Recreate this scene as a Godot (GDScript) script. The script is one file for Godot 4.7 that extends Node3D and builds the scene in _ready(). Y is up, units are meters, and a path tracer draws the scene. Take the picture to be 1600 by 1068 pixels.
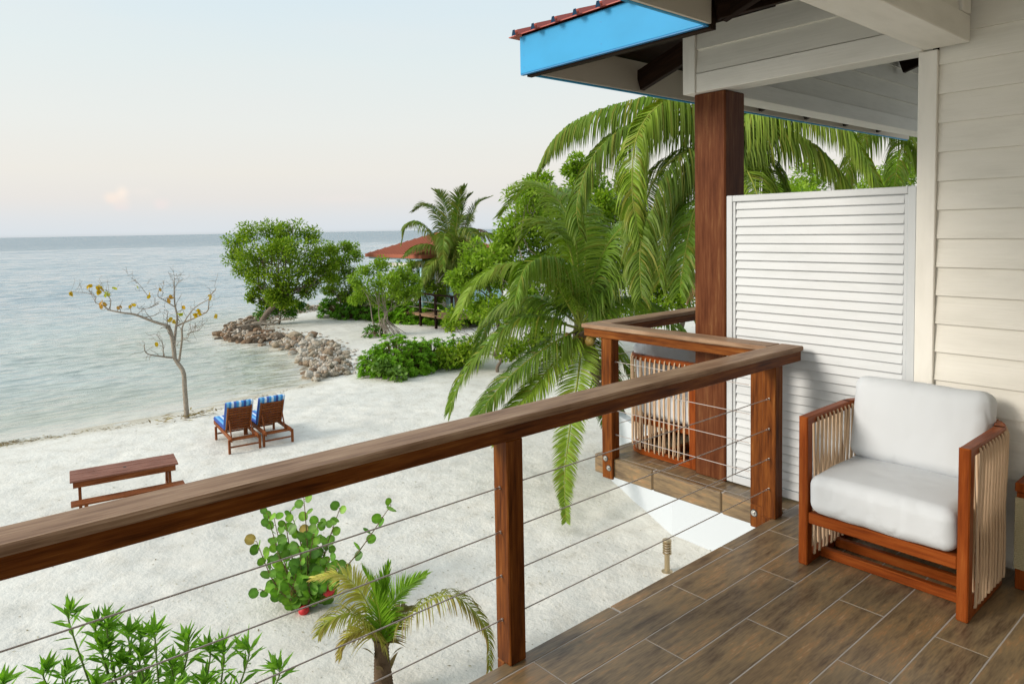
extends Node3D
# A veranda over a white-sand beach: x runs along the front railing, -z points to the sea, y = 0 is the veranda floor, the sand lies 2.9 m below.

const SAND := -2.9
const SEA := -3.0
const EXPOSURE := 2.15
var SUN := Vector3(-0.86, 0.42, -0.30).normalized()
var rng := RandomNumberGenerator.new()
var taken := {}
var M := {}


class MB:
	var v := PackedVector3Array()
	var n := PackedVector3Array()
	var uv := PackedVector2Array()
	var c := PackedColorArray()
	var i := PackedInt32Array()
	var col := Color.WHITE
	var uo := Vector2.ZERO

	func vert(p: Vector3, nn: Vector3, t := Vector2.ZERO) -> int:
		v.append(p)
		n.append(nn)
		uv.append(t + uo)
		c.append(col)
		return v.size() - 1

	func face(a: int, b: int, d: int) -> void:
		var g := (v[d] - v[a]).cross(v[b] - v[a])
		i.append(a)
		if g.dot(n[a] + n[b] + n[d]) >= 0.0:
			i.append(b)
			i.append(d)
		else:
			i.append(d)
			i.append(b)

	func quad(a: Vector3, b: Vector3, d: Vector3, e: Vector3, nn: Vector3, ta := Vector2.ZERO, tb := Vector2.ZERO, td := Vector2.ZERO, te := Vector2.ZERO) -> void:
		var k := vert(a, nn, ta)
		vert(b, nn, tb)
		vert(d, nn, td)
		vert(e, nn, te)
		face(k, k + 1, k + 2)
		face(k, k + 2, k + 3)

	func box(ctr: Vector3, s: Vector3, bev := 0.004, B := Basis(), along := -1) -> void:
		var h := s * 0.5
		if along < 0:
			along = s.max_axis_index()
		bev = minf(bev, minf(h.x, minf(h.y, h.z)) * 0.6)
		for ax in 3:
			var a1 := (ax + 1) % 3
			var a2 := (ax + 2) % 3
			for sg in [-1.0, 1.0]:
				var nn := Vector3.ZERO
				nn[ax] = sg
				var k := v.size()
				for q in [[-1, -1], [1, -1], [1, 1], [-1, 1]]:
					var p := Vector3.ZERO
					p[ax] = sg * h[ax]
					p[a1] = q[0] * (h[a1] - bev)
					p[a2] = q[1] * (h[a2] - bev)
					var t := Vector2(p[a1], p[a2]) if ax == along else Vector2(p[along], p[3 - ax - along] + sg * 0.37 + ax * 0.11)
					vert(ctr + B * p, B * nn, t)
				face(k, k + 1, k + 2)
				face(k, k + 2, k + 3)
		if bev <= 0.0:
			return
		for ax in 3:  # chamfers run along ax
			var a := (ax + 1) % 3
			var b := (ax + 2) % 3
			for sa in [-1.0, 1.0]:
				for sb in [-1.0, 1.0]:
					var nn := Vector3.ZERO
					nn[a] = sa * 0.7071
					nn[b] = sb * 0.7071
					var k := v.size()
					for q in [[0, -1], [0, 1], [1, 1], [1, -1]]:
						var p := Vector3.ZERO
						p[ax] = q[1] * (h[ax] - bev)
						p[a] = sa * (h[a] - (bev if q[0] == 1 else 0.0))
						p[b] = sb * (h[b] - (bev if q[0] == 0 else 0.0))
						vert(ctr + B * p, B * nn, Vector2(p[along], p[b] + p[a]))
					face(k, k + 1, k + 2)
					face(k, k + 2, k + 3)
		for sx in [-1.0, 1.0]:
			for sy in [-1.0, 1.0]:
				for sz in [-1.0, 1.0]:
					var nn := Vector3(sx, sy, sz).normalized()
					var k := v.size()
					for ax in 3:
						var p := Vector3(sx, sy, sz) * (h - Vector3.ONE * bev)
						p[ax] = [sx, sy, sz][ax] * h[ax]
						vert(ctr + B * p, B * nn)
					face(k, k + 1, k + 2)

	func span(a: Vector3, b: Vector3, bev := 0.004, along := -1) -> void:  # a box between two corners
		box((a + b) * 0.5, (b - a).abs(), bev, Basis(), along)

	func beam(a: Vector3, b: Vector3, w: float, h: float, bev := 0.004, up := Vector3.UP) -> void:  # a bar from a to b, w across and h high
		var z := (b - a).normalized()
		if absf(z.dot(up)) > 0.99:
			up = Vector3.RIGHT
		var x := up.cross(z).normalized()
		box((a + b) * 0.5, Vector3(w, h, (b - a).length()), bev, Basis(x, z.cross(x), z), 2)

	func tube(p: PackedVector3Array, r: PackedFloat32Array, sides := 6, cap := true) -> void:
		var m := p.size()
		var t0 := (p[1] - p[0]).normalized()
		var side := t0.cross(Vector3.UP)
		if side.length() < 0.1:
			side = t0.cross(Vector3.RIGHT)
		side = side.normalized()
		var first := v.size()
		var run := 0.0
		for k in m:
			var t := (p[mini(k + 1, m - 1)] - p[maxi(k - 1, 0)]).normalized()
			side = (side - t * side.dot(t)).normalized()
			var o := t.cross(side)
			if k > 0:
				run += p[k].distance_to(p[k - 1])
			for s in sides + 1:
				var a := TAU * s / sides
				var d := side * cos(a) + o * sin(a)
				vert(p[k] + d * r[mini(k, r.size() - 1)], d, Vector2(run, float(s) / sides * 0.2))
		for k in m - 1:
			for s in sides:
				var q := first + k * (sides + 1) + s
				face(q, q + 1, q + sides + 2)
				face(q, q + sides + 2, q + sides + 1)
		if cap:
			for e in [0, m - 1]:
				var nn: Vector3 = (p[0] - p[1]).normalized() if e == 0 else (p[m - 1] - p[m - 2]).normalized()
				var k := vert(p[e], nn)
				for s in sides:
					var q: int = first + e * (sides + 1) + s
					vert(v[q], nn)
					vert(v[q + 1], nn)
					face(k, v.size() - 2, v.size() - 1)

	func rod(a: Vector3, b: Vector3, ra: float, rb := -1.0, sides := 8) -> void:
		tube(PackedVector3Array([a, b]), PackedFloat32Array([ra, ra if rb < 0.0 else rb]), sides)

	func lathe(base: Vector3, prof: PackedVector2Array, sides := 20) -> void:  # profile of (radius, height); flat rings between points
		for k in prof.size() - 1:
			var a := prof[k]
			var b := prof[k + 1]
			var sl := Vector2(b.y - a.y, a.x - b.x).normalized()
			for s in sides:
				var a0 := TAU * s / sides
				var a1 := TAU * (s + 1) / sides
				var d0 := Vector3(cos(a0), 0, sin(a0))
				var d1 := Vector3(cos(a1), 0, sin(a1))
				var n0 := d0 * sl.x + Vector3.UP * sl.y
				var n1 := d1 * sl.x + Vector3.UP * sl.y
				var q := vert(base + d0 * a.x + Vector3.UP * a.y, n0)
				vert(base + d1 * a.x + Vector3.UP * a.y, n1)
				vert(base + d1 * b.x + Vector3.UP * b.y, n1)
				vert(base + d0 * b.x + Vector3.UP * b.y, n0)
				face(q, q + 1, q + 2)
				face(q, q + 2, q + 3)

	func prism(poly: PackedVector3Array, off: Vector3) -> void:  # a flat polygon pushed along off
		var ctr := Vector3.ZERO
		for p in poly:
			ctr += p / poly.size()
		var nn := off.normalized()
		var m := poly.size()
		for e in 2:
			var o := off * e
			var k := v.size()
			for p in poly:
				vert(p + o, nn if e else -nn, Vector2(p.x + p.y * 0.3, p.z + p.y * 0.5))
			for s in range(1, m - 1):
				face(k, k + s, k + s + 1)
		for s in m:
			var a := poly[s]
			var b := poly[(s + 1) % m]
			var fn := (b - a).cross(off).normalized()
			if fn.dot((a + b) * 0.5 - ctr) < 0.0:
				fn = -fn
			quad(a, b, b + off, a + off, fn, Vector2(0, 0), Vector2(a.distance_to(b), 0), Vector2(a.distance_to(b), 0.1), Vector2(0, 0.1))

	func leaf(p: Vector3, d: Vector3, nn: Vector3, l: float, w: float, fold := 0.3) -> void:
		var s := d.cross(nn).normalized()
		nn = s.cross(d).normalized()
		var k := v.size()
		var m := p + d * l * 0.45
		vert(p, nn)
		vert(m + s * w * 0.5 + nn * w * fold * 0.5, (nn - s * fold).normalized())
		vert(p + d * l - nn * l * 0.08, nn)
		vert(m - s * w * 0.5 + nn * w * fold * 0.5, (nn + s * fold).normalized())
		face(k, k + 1, k + 2)
		face(k, k + 2, k + 3)

	func disc(p: Vector3, d: Vector3, nn: Vector3, l: float, w: float, cup := 0.12) -> void:  # a round leaf: fourteen rim points, a sunken middle
		var s := d.cross(nn).normalized()
		nn = s.cross(d).normalized()
		var own := col
		col = own * 1.3
		var k := vert(p + d * l * 0.5 - nn * cup * l * 0.5, nn)
		for q in 15:
			var a := TAU * q / 14.0
			var rr := (1.0 - (0.14 if q % 14 == 7 else 0.0)) * (1.0 + 0.035 * sin(q * 2.7 + p.x * 40.0))
			col = own * (1.25 if q % 7 == 0 else 0.82 + 0.1 * sin(q * 1.9))
			vert(p + d * (l * 0.5 + cos(a) * l * 0.5 * rr) + s * sin(a) * w * 0.5 + nn * cup * l * absf(sin(a)) * 0.6, (nn - s * sin(a) * cup * 1.5).normalized())
		col = own
		for q in 14:
			face(k, k + 1 + q, k + 2 + q)

	func ribbon(p: Vector3, d: Vector3, wd: Vector3, l: float, w: float, sag: float, c0: Color, c1: Color, segs := 4) -> void:  # a palm leaflet
		var prof := [0.35, 1.0, 0.92, 0.6, 0.06] if segs == 4 else [0.5, 1.0, 0.75, 0.06]
		var st := l / segs
		var k := v.size()
		for q in segs + 1:
			var side := (wd - d * wd.dot(d)).normalized()
			var nn := d.cross(side)
			if nn.y < 0.0:
				nn = -nn
			col = c0.lerp(c1, float(q) / segs)
			var hw: float = w * 0.5 * prof[q]
			vert(p + side * hw, nn)
			vert(p - side * hw, nn)
			p += d * st
			d = (d + Vector3.DOWN * sag * st).normalized()
		for q in segs:
			face(k + q * 2, k + q * 2 + 1, k + q * 2 + 3)
			face(k + q * 2, k + q * 2 + 3, k + q * 2 + 2)

	func facet() -> void:  # every triangle gets its own corners and its own normal
		var o := MB.new()
		for k in range(0, i.size(), 3):
			var a := v[i[k]]
			var e := v[i[k + 1]]
			var d := v[i[k + 2]]
			var nn := (d - a).cross(e - a).normalized()
			if nn.dot(a + e + d) < 0.0:
				nn = -nn
			for q in 3:
				o.col = c[i[k + q]]
				o.vert(v[i[k + q]], (nn + n[i[k + q]] * 0.25).normalized())
			o.face(o.v.size() - 3, o.v.size() - 2, o.v.size() - 1)
		v = o.v
		n = o.n
		uv = o.uv
		c = o.c
		i = o.i

	func smooth(ctr: Vector3) -> void:  # welds by place and gives every point the mean of its faces' normals, outwards from ctr
		var acc := {}
		for k in range(0, i.size(), 3):
			var a := v[i[k]]
			var b := v[i[k + 1]]
			var d := v[i[k + 2]]
			var g := (d - a).cross(b - a)
			if g.dot((a + b + d) / 3.0 - ctr) < 0.0:
				g = -g
				var sw := i[k + 1]
				i[k + 1] = i[k + 2]
				i[k + 2] = sw
			for q in 3:
				var key := v[i[k + q]].snapped(Vector3.ONE * 0.0004)
				acc[key] = acc.get(key, Vector3.ZERO) + g
		for k in v.size():
			var g: Vector3 = acc.get(v[k].snapped(Vector3.ONE * 0.0004), Vector3.UP)
			n[k] = g.normalized()

	func mesh(mat: Material) -> ArrayMesh:
		var a := []
		a.resize(Mesh.ARRAY_MAX)
		a[Mesh.ARRAY_VERTEX] = v
		a[Mesh.ARRAY_NORMAL] = n
		a[Mesh.ARRAY_TEX_UV] = uv
		a[Mesh.ARRAY_COLOR] = c
		a[Mesh.ARRAY_INDEX] = i
		var m := ArrayMesh.new()
		m.add_surface_from_arrays(Mesh.PRIMITIVE_TRIANGLES, a)
		m.surface_set_material(0, mat)
		return m


# ---------------------------------------------------------------- names and objects

func numbered(called: String) -> String:
	var k: int = taken.get(called, 0)
	taken[called] = k + 1
	return called if k == 0 else "%s_%03d" % [called, k]


func obj(called: String, b: MB, mat: Material, parent: Node = self) -> MeshInstance3D:
	var o := MeshInstance3D.new()
	o.mesh = b.mesh(mat)
	o.name = numbered(called)
	parent.add_child(o, true)
	return o


func put(called: String, m: Mesh, parent: Node, t := Transform3D()) -> MeshInstance3D:
	var o := MeshInstance3D.new()
	o.mesh = m
	o.transform = t
	o.name = numbered(called)
	parent.add_child(o, true)
	return o


func tag(o: Node, label: String, category: String, group := "") -> void:
	o.set_meta("label", label)
	o.set_meta("category", category)
	if group:
		o.set_meta("group", group)


func thing(called: String, label: String, category: String, at := Vector3.ZERO, turn := 0.0, group := "") -> Node3D:
	var o := Node3D.new()
	o.name = numbered(called)
	o.position = at
	o.rotation.y = turn
	add_child(o, true)
	tag(o, label, category, group)
	return o


func structure(o: Node) -> void:
	o.set_meta("kind", "structure")


func copy(o: Node3D, called: String, label: String, at: Vector3, turn: float) -> Node3D:
	var r: Node3D = o.duplicate()
	r.name = numbered(called)
	add_child(r, true)
	r.position = at
	r.rotation.y = turn
	r.set_meta("label", label)
	return r


func rv() -> Vector3:
	return Vector3(rng.randfn(), rng.randfn(), rng.randfn())


func rdir() -> Vector3:
	return rv().normalized()


func curve(p: Array, m: int) -> PackedVector3Array:  # Catmull-Rom through p, m points
	var r := PackedVector3Array()
	var q := p.size() - 1
	for k in m:
		var t := float(k) / (m - 1) * q
		var s := mini(int(t), q - 1)
		var a: Vector3 = p[maxi(s - 1, 0)]
		var b: Vector3 = p[s]
		var d: Vector3 = p[s + 1]
		var e: Vector3 = p[mini(s + 2, q)]
		r.append(b.cubic_interpolate(d, a, e, t - s))
	return r


# ---------------------------------------------------------------- materials

func nbytes(w: int, h: int, freq: float, sd: int, oct := 4, stretch := 1, kind := FastNoiseLite.TYPE_SIMPLEX_SMOOTH) -> PackedByteArray:
	var f := FastNoiseLite.new()
	f.noise_type = kind
	f.seed = sd
	f.frequency = freq
	f.fractal_octaves = oct
	var im := f.get_seamless_image(w / stretch, h)
	im.convert(Image.FORMAT_L8)
	if stretch > 1:
		im.resize(w, h, Image.INTERPOLATE_CUBIC)
	return im.get_data()


func ramp_tex(w: int, h: int, val: PackedFloat32Array, g: Gradient) -> ImageTexture:
	var lut := PackedByteArray()
	for k in 256:
		var cc := g.sample(k / 255.0)
		lut.append_array([cc.r8, cc.g8, cc.b8])
	var d := PackedByteArray()
	d.resize(w * h * 3)
	for k in w * h:
		var q := clampi(int(val[k] * 255.0), 0, 255) * 3
		d[k * 3] = lut[q]
		d[k * 3 + 1] = lut[q + 1]
		d[k * 3 + 2] = lut[q + 2]
	return ImageTexture.create_from_image(Image.create_from_data(w, h, false, Image.FORMAT_RGB8, d))


func grad(stops: Array) -> Gradient:  # [[place, linear colour], ...]
	var g := Gradient.new()
	var o := PackedFloat32Array()
	var cs := PackedColorArray()
	for s in stops:
		o.append(s[0])
		cs.append((s[1] as Color).linear_to_srgb())
	g.offsets = o
	g.colors = cs
	return g


func std(called: String, lin: Color, rough := 0.7, spec := 0.5) -> StandardMaterial3D:
	var m := StandardMaterial3D.new()
	m.resource_name = called
	m.albedo_color = lin.linear_to_srgb()
	m.roughness = rough
	m.metallic_specular = spec
	M[called] = m
	return m


func grey_tex(w: int, h: int, b: PackedByteArray) -> ImageTexture:
	return ImageTexture.create_from_image(Image.create_from_data(w, h, false, Image.FORMAT_L8, b))


func materials() -> void:
	# grain of the hardwood: fine streaks, broad figure, a few dark pores
	var w := 1024
	var h := 256
	var a := nbytes(w, h, 0.06, 11, 4, 16)
	var b := nbytes(w, h, 0.014, 12, 4, 4)
	var d := nbytes(w, h, 0.3, 13, 2, 16)
	var val := PackedFloat32Array()
	val.resize(w * h)
	var pore := PackedByteArray()
	pore.resize(w * h)
	for k in w * h:
		var x := a[k] * 0.36 + b[k] * 0.4 + d[k] * 0.24
		val[k] = clampf((x / 255.0 - 0.5) * 1.7 + 0.5, 0.0, 1.0)
		pore[k] = clampi(int(d[k] * 0.7 + a[k] * 0.3), 0, 255)
	var grain := grey_tex(w, h, pore)
	for q in [
			["rail_wood", 0.36, [[0.0, Color(0.055, 0.015, 0.004)], [0.45, Color(0.135, 0.039, 0.008)], [0.75, Color(0.19, 0.060, 0.012)], [1.0, Color(0.26, 0.10, 0.025)]]],
			["cap_wood", 0.42, [[0.0, Color(0.17, 0.095, 0.055)], [0.5, Color(0.29, 0.18, 0.11)], [1.0, Color(0.42, 0.29, 0.19)]]],
			["column_wood", 0.48, [[0.0, Color(0.07, 0.020, 0.007)], [0.45, Color(0.112, 0.035, 0.013)], [0.75, Color(0.140, 0.050, 0.019)], [1.0, Color(0.19, 0.085, 0.032)]]],
			["chair_wood", 0.33, [[0.0, Color(0.13, 0.026, 0.005)], [0.5, Color(0.225, 0.05, 0.009)], [1.0, Color(0.30, 0.082, 0.017)]]],
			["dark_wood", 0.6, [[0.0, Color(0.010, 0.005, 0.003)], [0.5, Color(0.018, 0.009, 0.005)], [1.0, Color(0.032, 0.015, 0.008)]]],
			["beach_wood", 0.5, [[0.0, Color(0.11, 0.03, 0.01)], [0.5, Color(0.20, 0.06, 0.018)], [1.0, Color(0.30, 0.11, 0.04)]]],
			["table_top_wood", 0.5, [[0.0, Color(0.13, 0.05, 0.032)], [0.5, Color(0.22, 0.095, 0.064)], [1.0, Color(0.30, 0.145, 0.10)]]]]:
		var m := std(q[0], Color.WHITE, q[1], 0.2)
		m.albedo_texture = ramp_tex(w, h, val, grad(q[2]))
		m.uv1_scale = Vector3(0.55, 3.2, 1)
		m.heightmap_enabled = true
		m.heightmap_texture = grain
		m.heightmap_scale = 0.05
	# wood-look porcelain planks: smoky streaks and knots
	w = 1024
	h = 512
	a = nbytes(w, h, 0.05, 21, 5, 8)
	b = nbytes(w, h, 0.010, 22, 4, 2)
	d = nbytes(w, h, 0.28, 23, 3, 8)
	var e := nbytes(w, h, 0.014, 24, 2, 1)
	val.resize(w * h)
	for k in w * h:
		var x := a[k] * 0.42 + b[k] * 0.27 + d[k] * 0.31
		var knot := maxf(0.0, e[k] - 214.0) * 0.011
		val[k] = clampf((x / 255.0 - 0.5) * 1.9 + 0.53 - knot, 0.0, 1.0)
	var tile := ramp_tex(w, h, val, grad([[0.0, Color(0.075, 0.05, 0.03)], [0.25, Color(0.135, 0.096, 0.058)], [0.5, Color(0.19, 0.138, 0.08)], [0.7, Color(0.235, 0.168, 0.092)], [0.86, Color(0.28, 0.165, 0.08)], [1.0, Color(0.35, 0.25, 0.15)]]))
	for k in 3:
		var m := std("tile_%d" % k, [Color(1, 0.98, 0.92), Color(0.92, 0.91, 0.87), Color(1.0, 0.94, 0.85)][k], 0.36, 0.5)
		m.albedo_texture = tile
		m.uv1_scale = Vector3(0.42, 0.85, 1)
		m.heightmap_enabled = true
		m.heightmap_texture = tile
		m.heightmap_scale = 0.03
	std("grout", Color(0.36, 0.33, 0.30), 0.9)
	# painted boards with embossed grain
	w = 512
	h = 256
	a = nbytes(w, h, 0.06, 31, 3, 16)
	b = nbytes(w, h, 0.02, 32, 3, 4)
	pore.resize(w * h)
	for k in w * h:
		pore[k] = clampi(int(a[k] * 0.75 + b[k] * 0.25), 0, 255)
	var emboss := grey_tex(w, h, pore)
	var soil := NoiseTexture2D.new()
	soil.width = 512
	soil.height = 512
	soil.seamless = true
	soil.noise = FastNoiseLite.new()
	(soil.noise as FastNoiseLite).frequency = 0.006
	soil.color_ramp = grad([[0.0, Color(0.9, 0.9, 0.89)], [0.5, Color(0.97, 0.97, 0.965)], [1.0, Color(1, 1, 1)]])
	for q in [["siding", Color(0.77, 0.74, 0.665), 0.62], ["trim", Color(0.82, 0.79, 0.72), 0.6], ["louvre", Color(0.55, 0.57, 0.58), 0.5]]:
		var m := std(q[0], q[1], q[2])
		m.albedo_texture = soil
		m.heightmap_enabled = true
		m.heightmap_texture = emboss
		m.heightmap_scale = 0.09 if q[0] != "louvre" else 0.02
		m.uv1_scale = Vector3(0.7, 3.0, 1)
	std("soffit", Color(0.58, 0.52, 0.43), 0.7)
	std("white_render", Color(0.54, 0.58, 0.61), 0.8)
	std("blue_paint", Color(0.035, 0.30, 0.56), 0.5, 0.35)
	M.blue_paint.albedo_texture = soil
	M.blue_paint.uv1_scale = Vector3(0.6, 1.1, 1)
	std("blue_edge", Color(0.03, 0.20, 0.42), 0.5)
	std("plug", Color(0.012, 0.035, 0.07), 0.8, 0.2)
	std("roof_red", Color(0.38, 0.075, 0.05), 0.45)
	std("far_roof", Color(0.34, 0.115, 0.07), 0.75, 0.2)
	std("pale_blue", Color(0.45, 0.68, 0.78), 0.6)
	std("dark_glass", Color(0.012, 0.014, 0.016), 0.08)
	std("door_frame", Color(0.05, 0.03, 0.02), 0.5)
	std("steel", Color(0.55, 0.53, 0.50), 0.32).metallic = 0.9
	std("cable", Color(0.42, 0.37, 0.34), 0.45).metallic = 0.35
	std("brass", Color(0.46, 0.36, 0.22), 0.35).metallic = 0.75
	std("lamp_dark", Color(0.03, 0.025, 0.02), 0.6)
	# cloth
	var weave := NoiseTexture2D.new()
	weave.width = 512
	weave.height = 512
	weave.seamless = true
	weave.noise = FastNoiseLite.new()
	(weave.noise as FastNoiseLite).frequency = 0.22
	for q in [["cushion", Color(0.58, 0.605, 0.625)], ["rope", Color(0.60, 0.43, 0.28)], ["sea_rope", Color(0.42, 0.37, 0.23)]]:
		var m := std(q[0], q[1], 0.9, 0.3)
		m.heightmap_enabled = true
		m.heightmap_texture = weave
		m.heightmap_scale = 0.05
		m.uv1_triplanar = true
		m.uv1_scale = Vector3.ONE * 3.0
		m.rim_enabled = true
		m.rim = 0.25
	var st := Image.create(64, 4, false, Image.FORMAT_RGB8)
	var pal := [Color(0.52, 0.66, 0.80), Color(0.045, 0.23, 0.56), Color(0.018, 0.06, 0.26), Color(0.16, 0.44, 0.72), Color(0.045, 0.23, 0.56), Color(0.56, 0.68, 0.80), Color(0.05, 0.12, 0.42), Color(0.045, 0.27, 0.58)]
	for x in 64:
		for y in 4:
			st.set_pixel(x, y, (pal[(x / 4 + 0) % 8] as Color).linear_to_srgb())
	var sm := std("stripes", Color.WHITE, 0.85)
	sm.albedo_texture = ImageTexture.create_from_image(st)
	# sand: soft mottling, grains and little pits
	var big := NoiseTexture2D.new()
	big.width = 1024
	big.height = 1024
	big.seamless = true
	var fn := FastNoiseLite.new()
	fn.frequency = 0.009
	fn.fractal_octaves = 7
	fn.fractal_gain = 0.62
	big.noise = fn
	big.color_ramp = grad([[0.0, Color(0.45, 0.42, 0.355)], [0.2, Color(0.61, 0.585, 0.515)], [0.5, Color(0.665, 0.645, 0.58)], [1.0, Color(0.715, 0.70, 0.635)]])
	var s := std("sand", Color.WHITE, 0.95, 0.2)
	s.albedo_texture = big
	s.vertex_color_use_as_albedo = true
	s.uv1_triplanar = true
	s.uv1_world_triplanar = true
	s.uv1_scale = Vector3.ONE * 0.19
	var pit := NoiseTexture2D.new()
	pit.width = 1024
	pit.height = 1024
	pit.seamless = true
	var fp := FastNoiseLite.new()
	fp.frequency = 0.03
	fp.fractal_octaves = 7
	fp.fractal_gain = 0.72
	pit.noise = fp
	s.heightmap_enabled = true
	s.heightmap_texture = pit
	s.heightmap_scale = 1.3
	# sea
	var wave := NoiseTexture2D.new()
	wave.width = 512
	wave.height = 512
	wave.seamless = true
	wave.as_normal_map = true
	wave.bump_strength = 6.0
	var fw := FastNoiseLite.new()
	fw.frequency = 0.02
	fw.fractal_octaves = 5
	wave.noise = fw
	var se := std("sea", Color.WHITE, 0.07, 0.5)
	se.vertex_color_use_as_albedo = true
	se.normal_enabled = true
	se.normal_texture = wave
	se.normal_scale = 0.45
	se.uv1_triplanar = true
	se.uv1_world_triplanar = true
	se.uv1_scale = Vector3(0.09, 0.09, 0.2)
	var fs := se.duplicate() as StandardMaterial3D
	fs.resource_name = "far_sea"
	fs.normal_scale = 2.2
	fs.roughness = 0.2
	fs.uv1_scale = Vector3(0.03, 0.03, 0.06)
	M.far_sea = fs
	# plants: vertex colours carry the leaf's own colour
	for q in [["leaf", 0.5, 0.95], ["palm", 0.42, 0.8], ["waxy", 0.36, 0.8]]:
		var m := std(q[0], Color.WHITE, q[1], 0.3)
		m.vertex_color_use_as_albedo = true
		m.backlight_enabled = true
		m.backlight = Color(0.95, 1.0, 0.6) * q[2]
	for q in [["bark", Color(0.21, 0.17, 0.13)], ["pale_bark", Color(0.33, 0.28, 0.22)], ["palm_bark", Color(0.17, 0.13, 0.09)], ["fibre", Color(0.13, 0.085, 0.05)], ["stem", Color(0.22, 0.17, 0.08)], ["green_stem", Color(0.18, 0.24, 0.07)]]:
		var m := std(q[0], q[1], 0.9, 0.3)
		m.albedo_texture = ramp_tex(512, 256, val.slice(0, 512 * 256), grad([[0.0, Color(0.45, 0.43, 0.42)], [0.5, Color(0.9, 0.9, 0.9)], [1.0, Color(1, 1, 1)]]))
		m.uv1_scale = Vector3(2.2, 3.0, 1)
		m.heightmap_enabled = true
		m.heightmap_texture = grain
		m.heightmap_scale = 0.6
	var rk := std("rock", Color.WHITE, 0.92, 0.3)
	rk.vertex_color_use_as_albedo = true
	rk.albedo_texture = soil
	rk.heightmap_enabled = true
	rk.heightmap_texture = pit
	rk.heightmap_scale = 2.0
	rk.uv1_triplanar = true
	rk.uv1_scale = Vector3.ONE * 1.4
	std("wrack", Color(0.12, 0.085, 0.045), 0.9)
	std("red", Color(0.52, 0.015, 0.02), 0.5)
	std("nut", Color(0.34, 0.22, 0.05), 0.5)


# ---------------------------------------------------------------- sky, camera, sun

func sky_color(dir: Vector3, cl: FastNoiseLite) -> Color:
	var el := rad_to_deg(asin(clampf(dir.y, -1.0, 1.0)))
	var stops := [[-90.0, Color(0.45, 0.47, 0.47)], [-2.0, Color(0.66, 0.71, 0.75)], [0.0, Color(0.70, 0.755, 0.80)], [1.2, Color(0.745, 0.77, 0.79)], [2.6, Color(0.81, 0.785, 0.755)], [4.6, Color(0.85, 0.825, 0.765)], [8.0, Color(0.83, 0.85, 0.82)], [13.0, Color(0.77, 0.845, 0.85)], [19.0, Color(0.68, 0.815, 0.89)], [45.0, Color(0.72, 0.84, 0.95)], [90.0, Color(0.74, 0.85, 0.96)]]
	var c: Color = stops[-1][1]
	for k in stops.size() - 1:
		if el < stops[k + 1][0]:
			c = (stops[k][1] as Color).lerp(stops[k + 1][1], clampf((el - stops[k][0]) / (stops[k + 1][0] - stops[k][0]), 0.0, 1.0))
			break
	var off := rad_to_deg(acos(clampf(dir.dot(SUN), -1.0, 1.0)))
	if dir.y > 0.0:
		c += Color(1.0, 0.93, 0.82) * 1.55 * exp(-pow(off / 34.0, 2.0))  # broad warm glow round the sun, out of view, added to light the veranda
	# small pink-lit cumulus low over the sea, thin veils elsewhere
	if el > 0.2 and el < 30.0:
		var az := rad_to_deg(atan2(dir.x, -dir.z))
		for q in [[11.15, 2.75, 0.50, 0.42, Color(1.0, 0.86, 0.75), 0.75], [11.75, 2.98, 0.36, 0.42, Color(1.0, 0.88, 0.78), 0.85], [11.45, 2.42, 0.8, 0.28, Color(0.98, 0.83, 0.74), 0.5], [11.6, 2.0, 0.55, 0.22, Color(0.95, 0.78, 0.75), 0.4], [14.2, 2.25, 0.7, 0.35, Color(0.94, 0.80, 0.77), 0.4], [13.2, 3.1, 1.0, 0.3, Color(0.92, 0.85, 0.78), 0.25], [-14.0, 3.0, 2.5, 0.4, Color(0.92, 0.83, 0.78), 0.25], [27.0, 2.6, 3.0, 0.3, Color(0.90, 0.82, 0.78), 0.2]]:
			var dx: float = (az - q[0]) / q[2]
			var dy: float = (el - q[1]) / q[3]
			var r := dx * dx + dy * dy + cl.get_noise_2d(az * 60.0, el * 110.0) * 1.1
			c = c.lerp(q[4], clampf(1.15 - r, 0.0, 1.0) * q[5])
		c = c.lerp(Color(0.84, 0.84, 0.82), clampf(cl.get_noise_2d(az * 3.0, el * 16.0) * 0.35, 0.0, 0.2) * smoothstep(30.0, 12.0, el))
	return c


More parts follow.
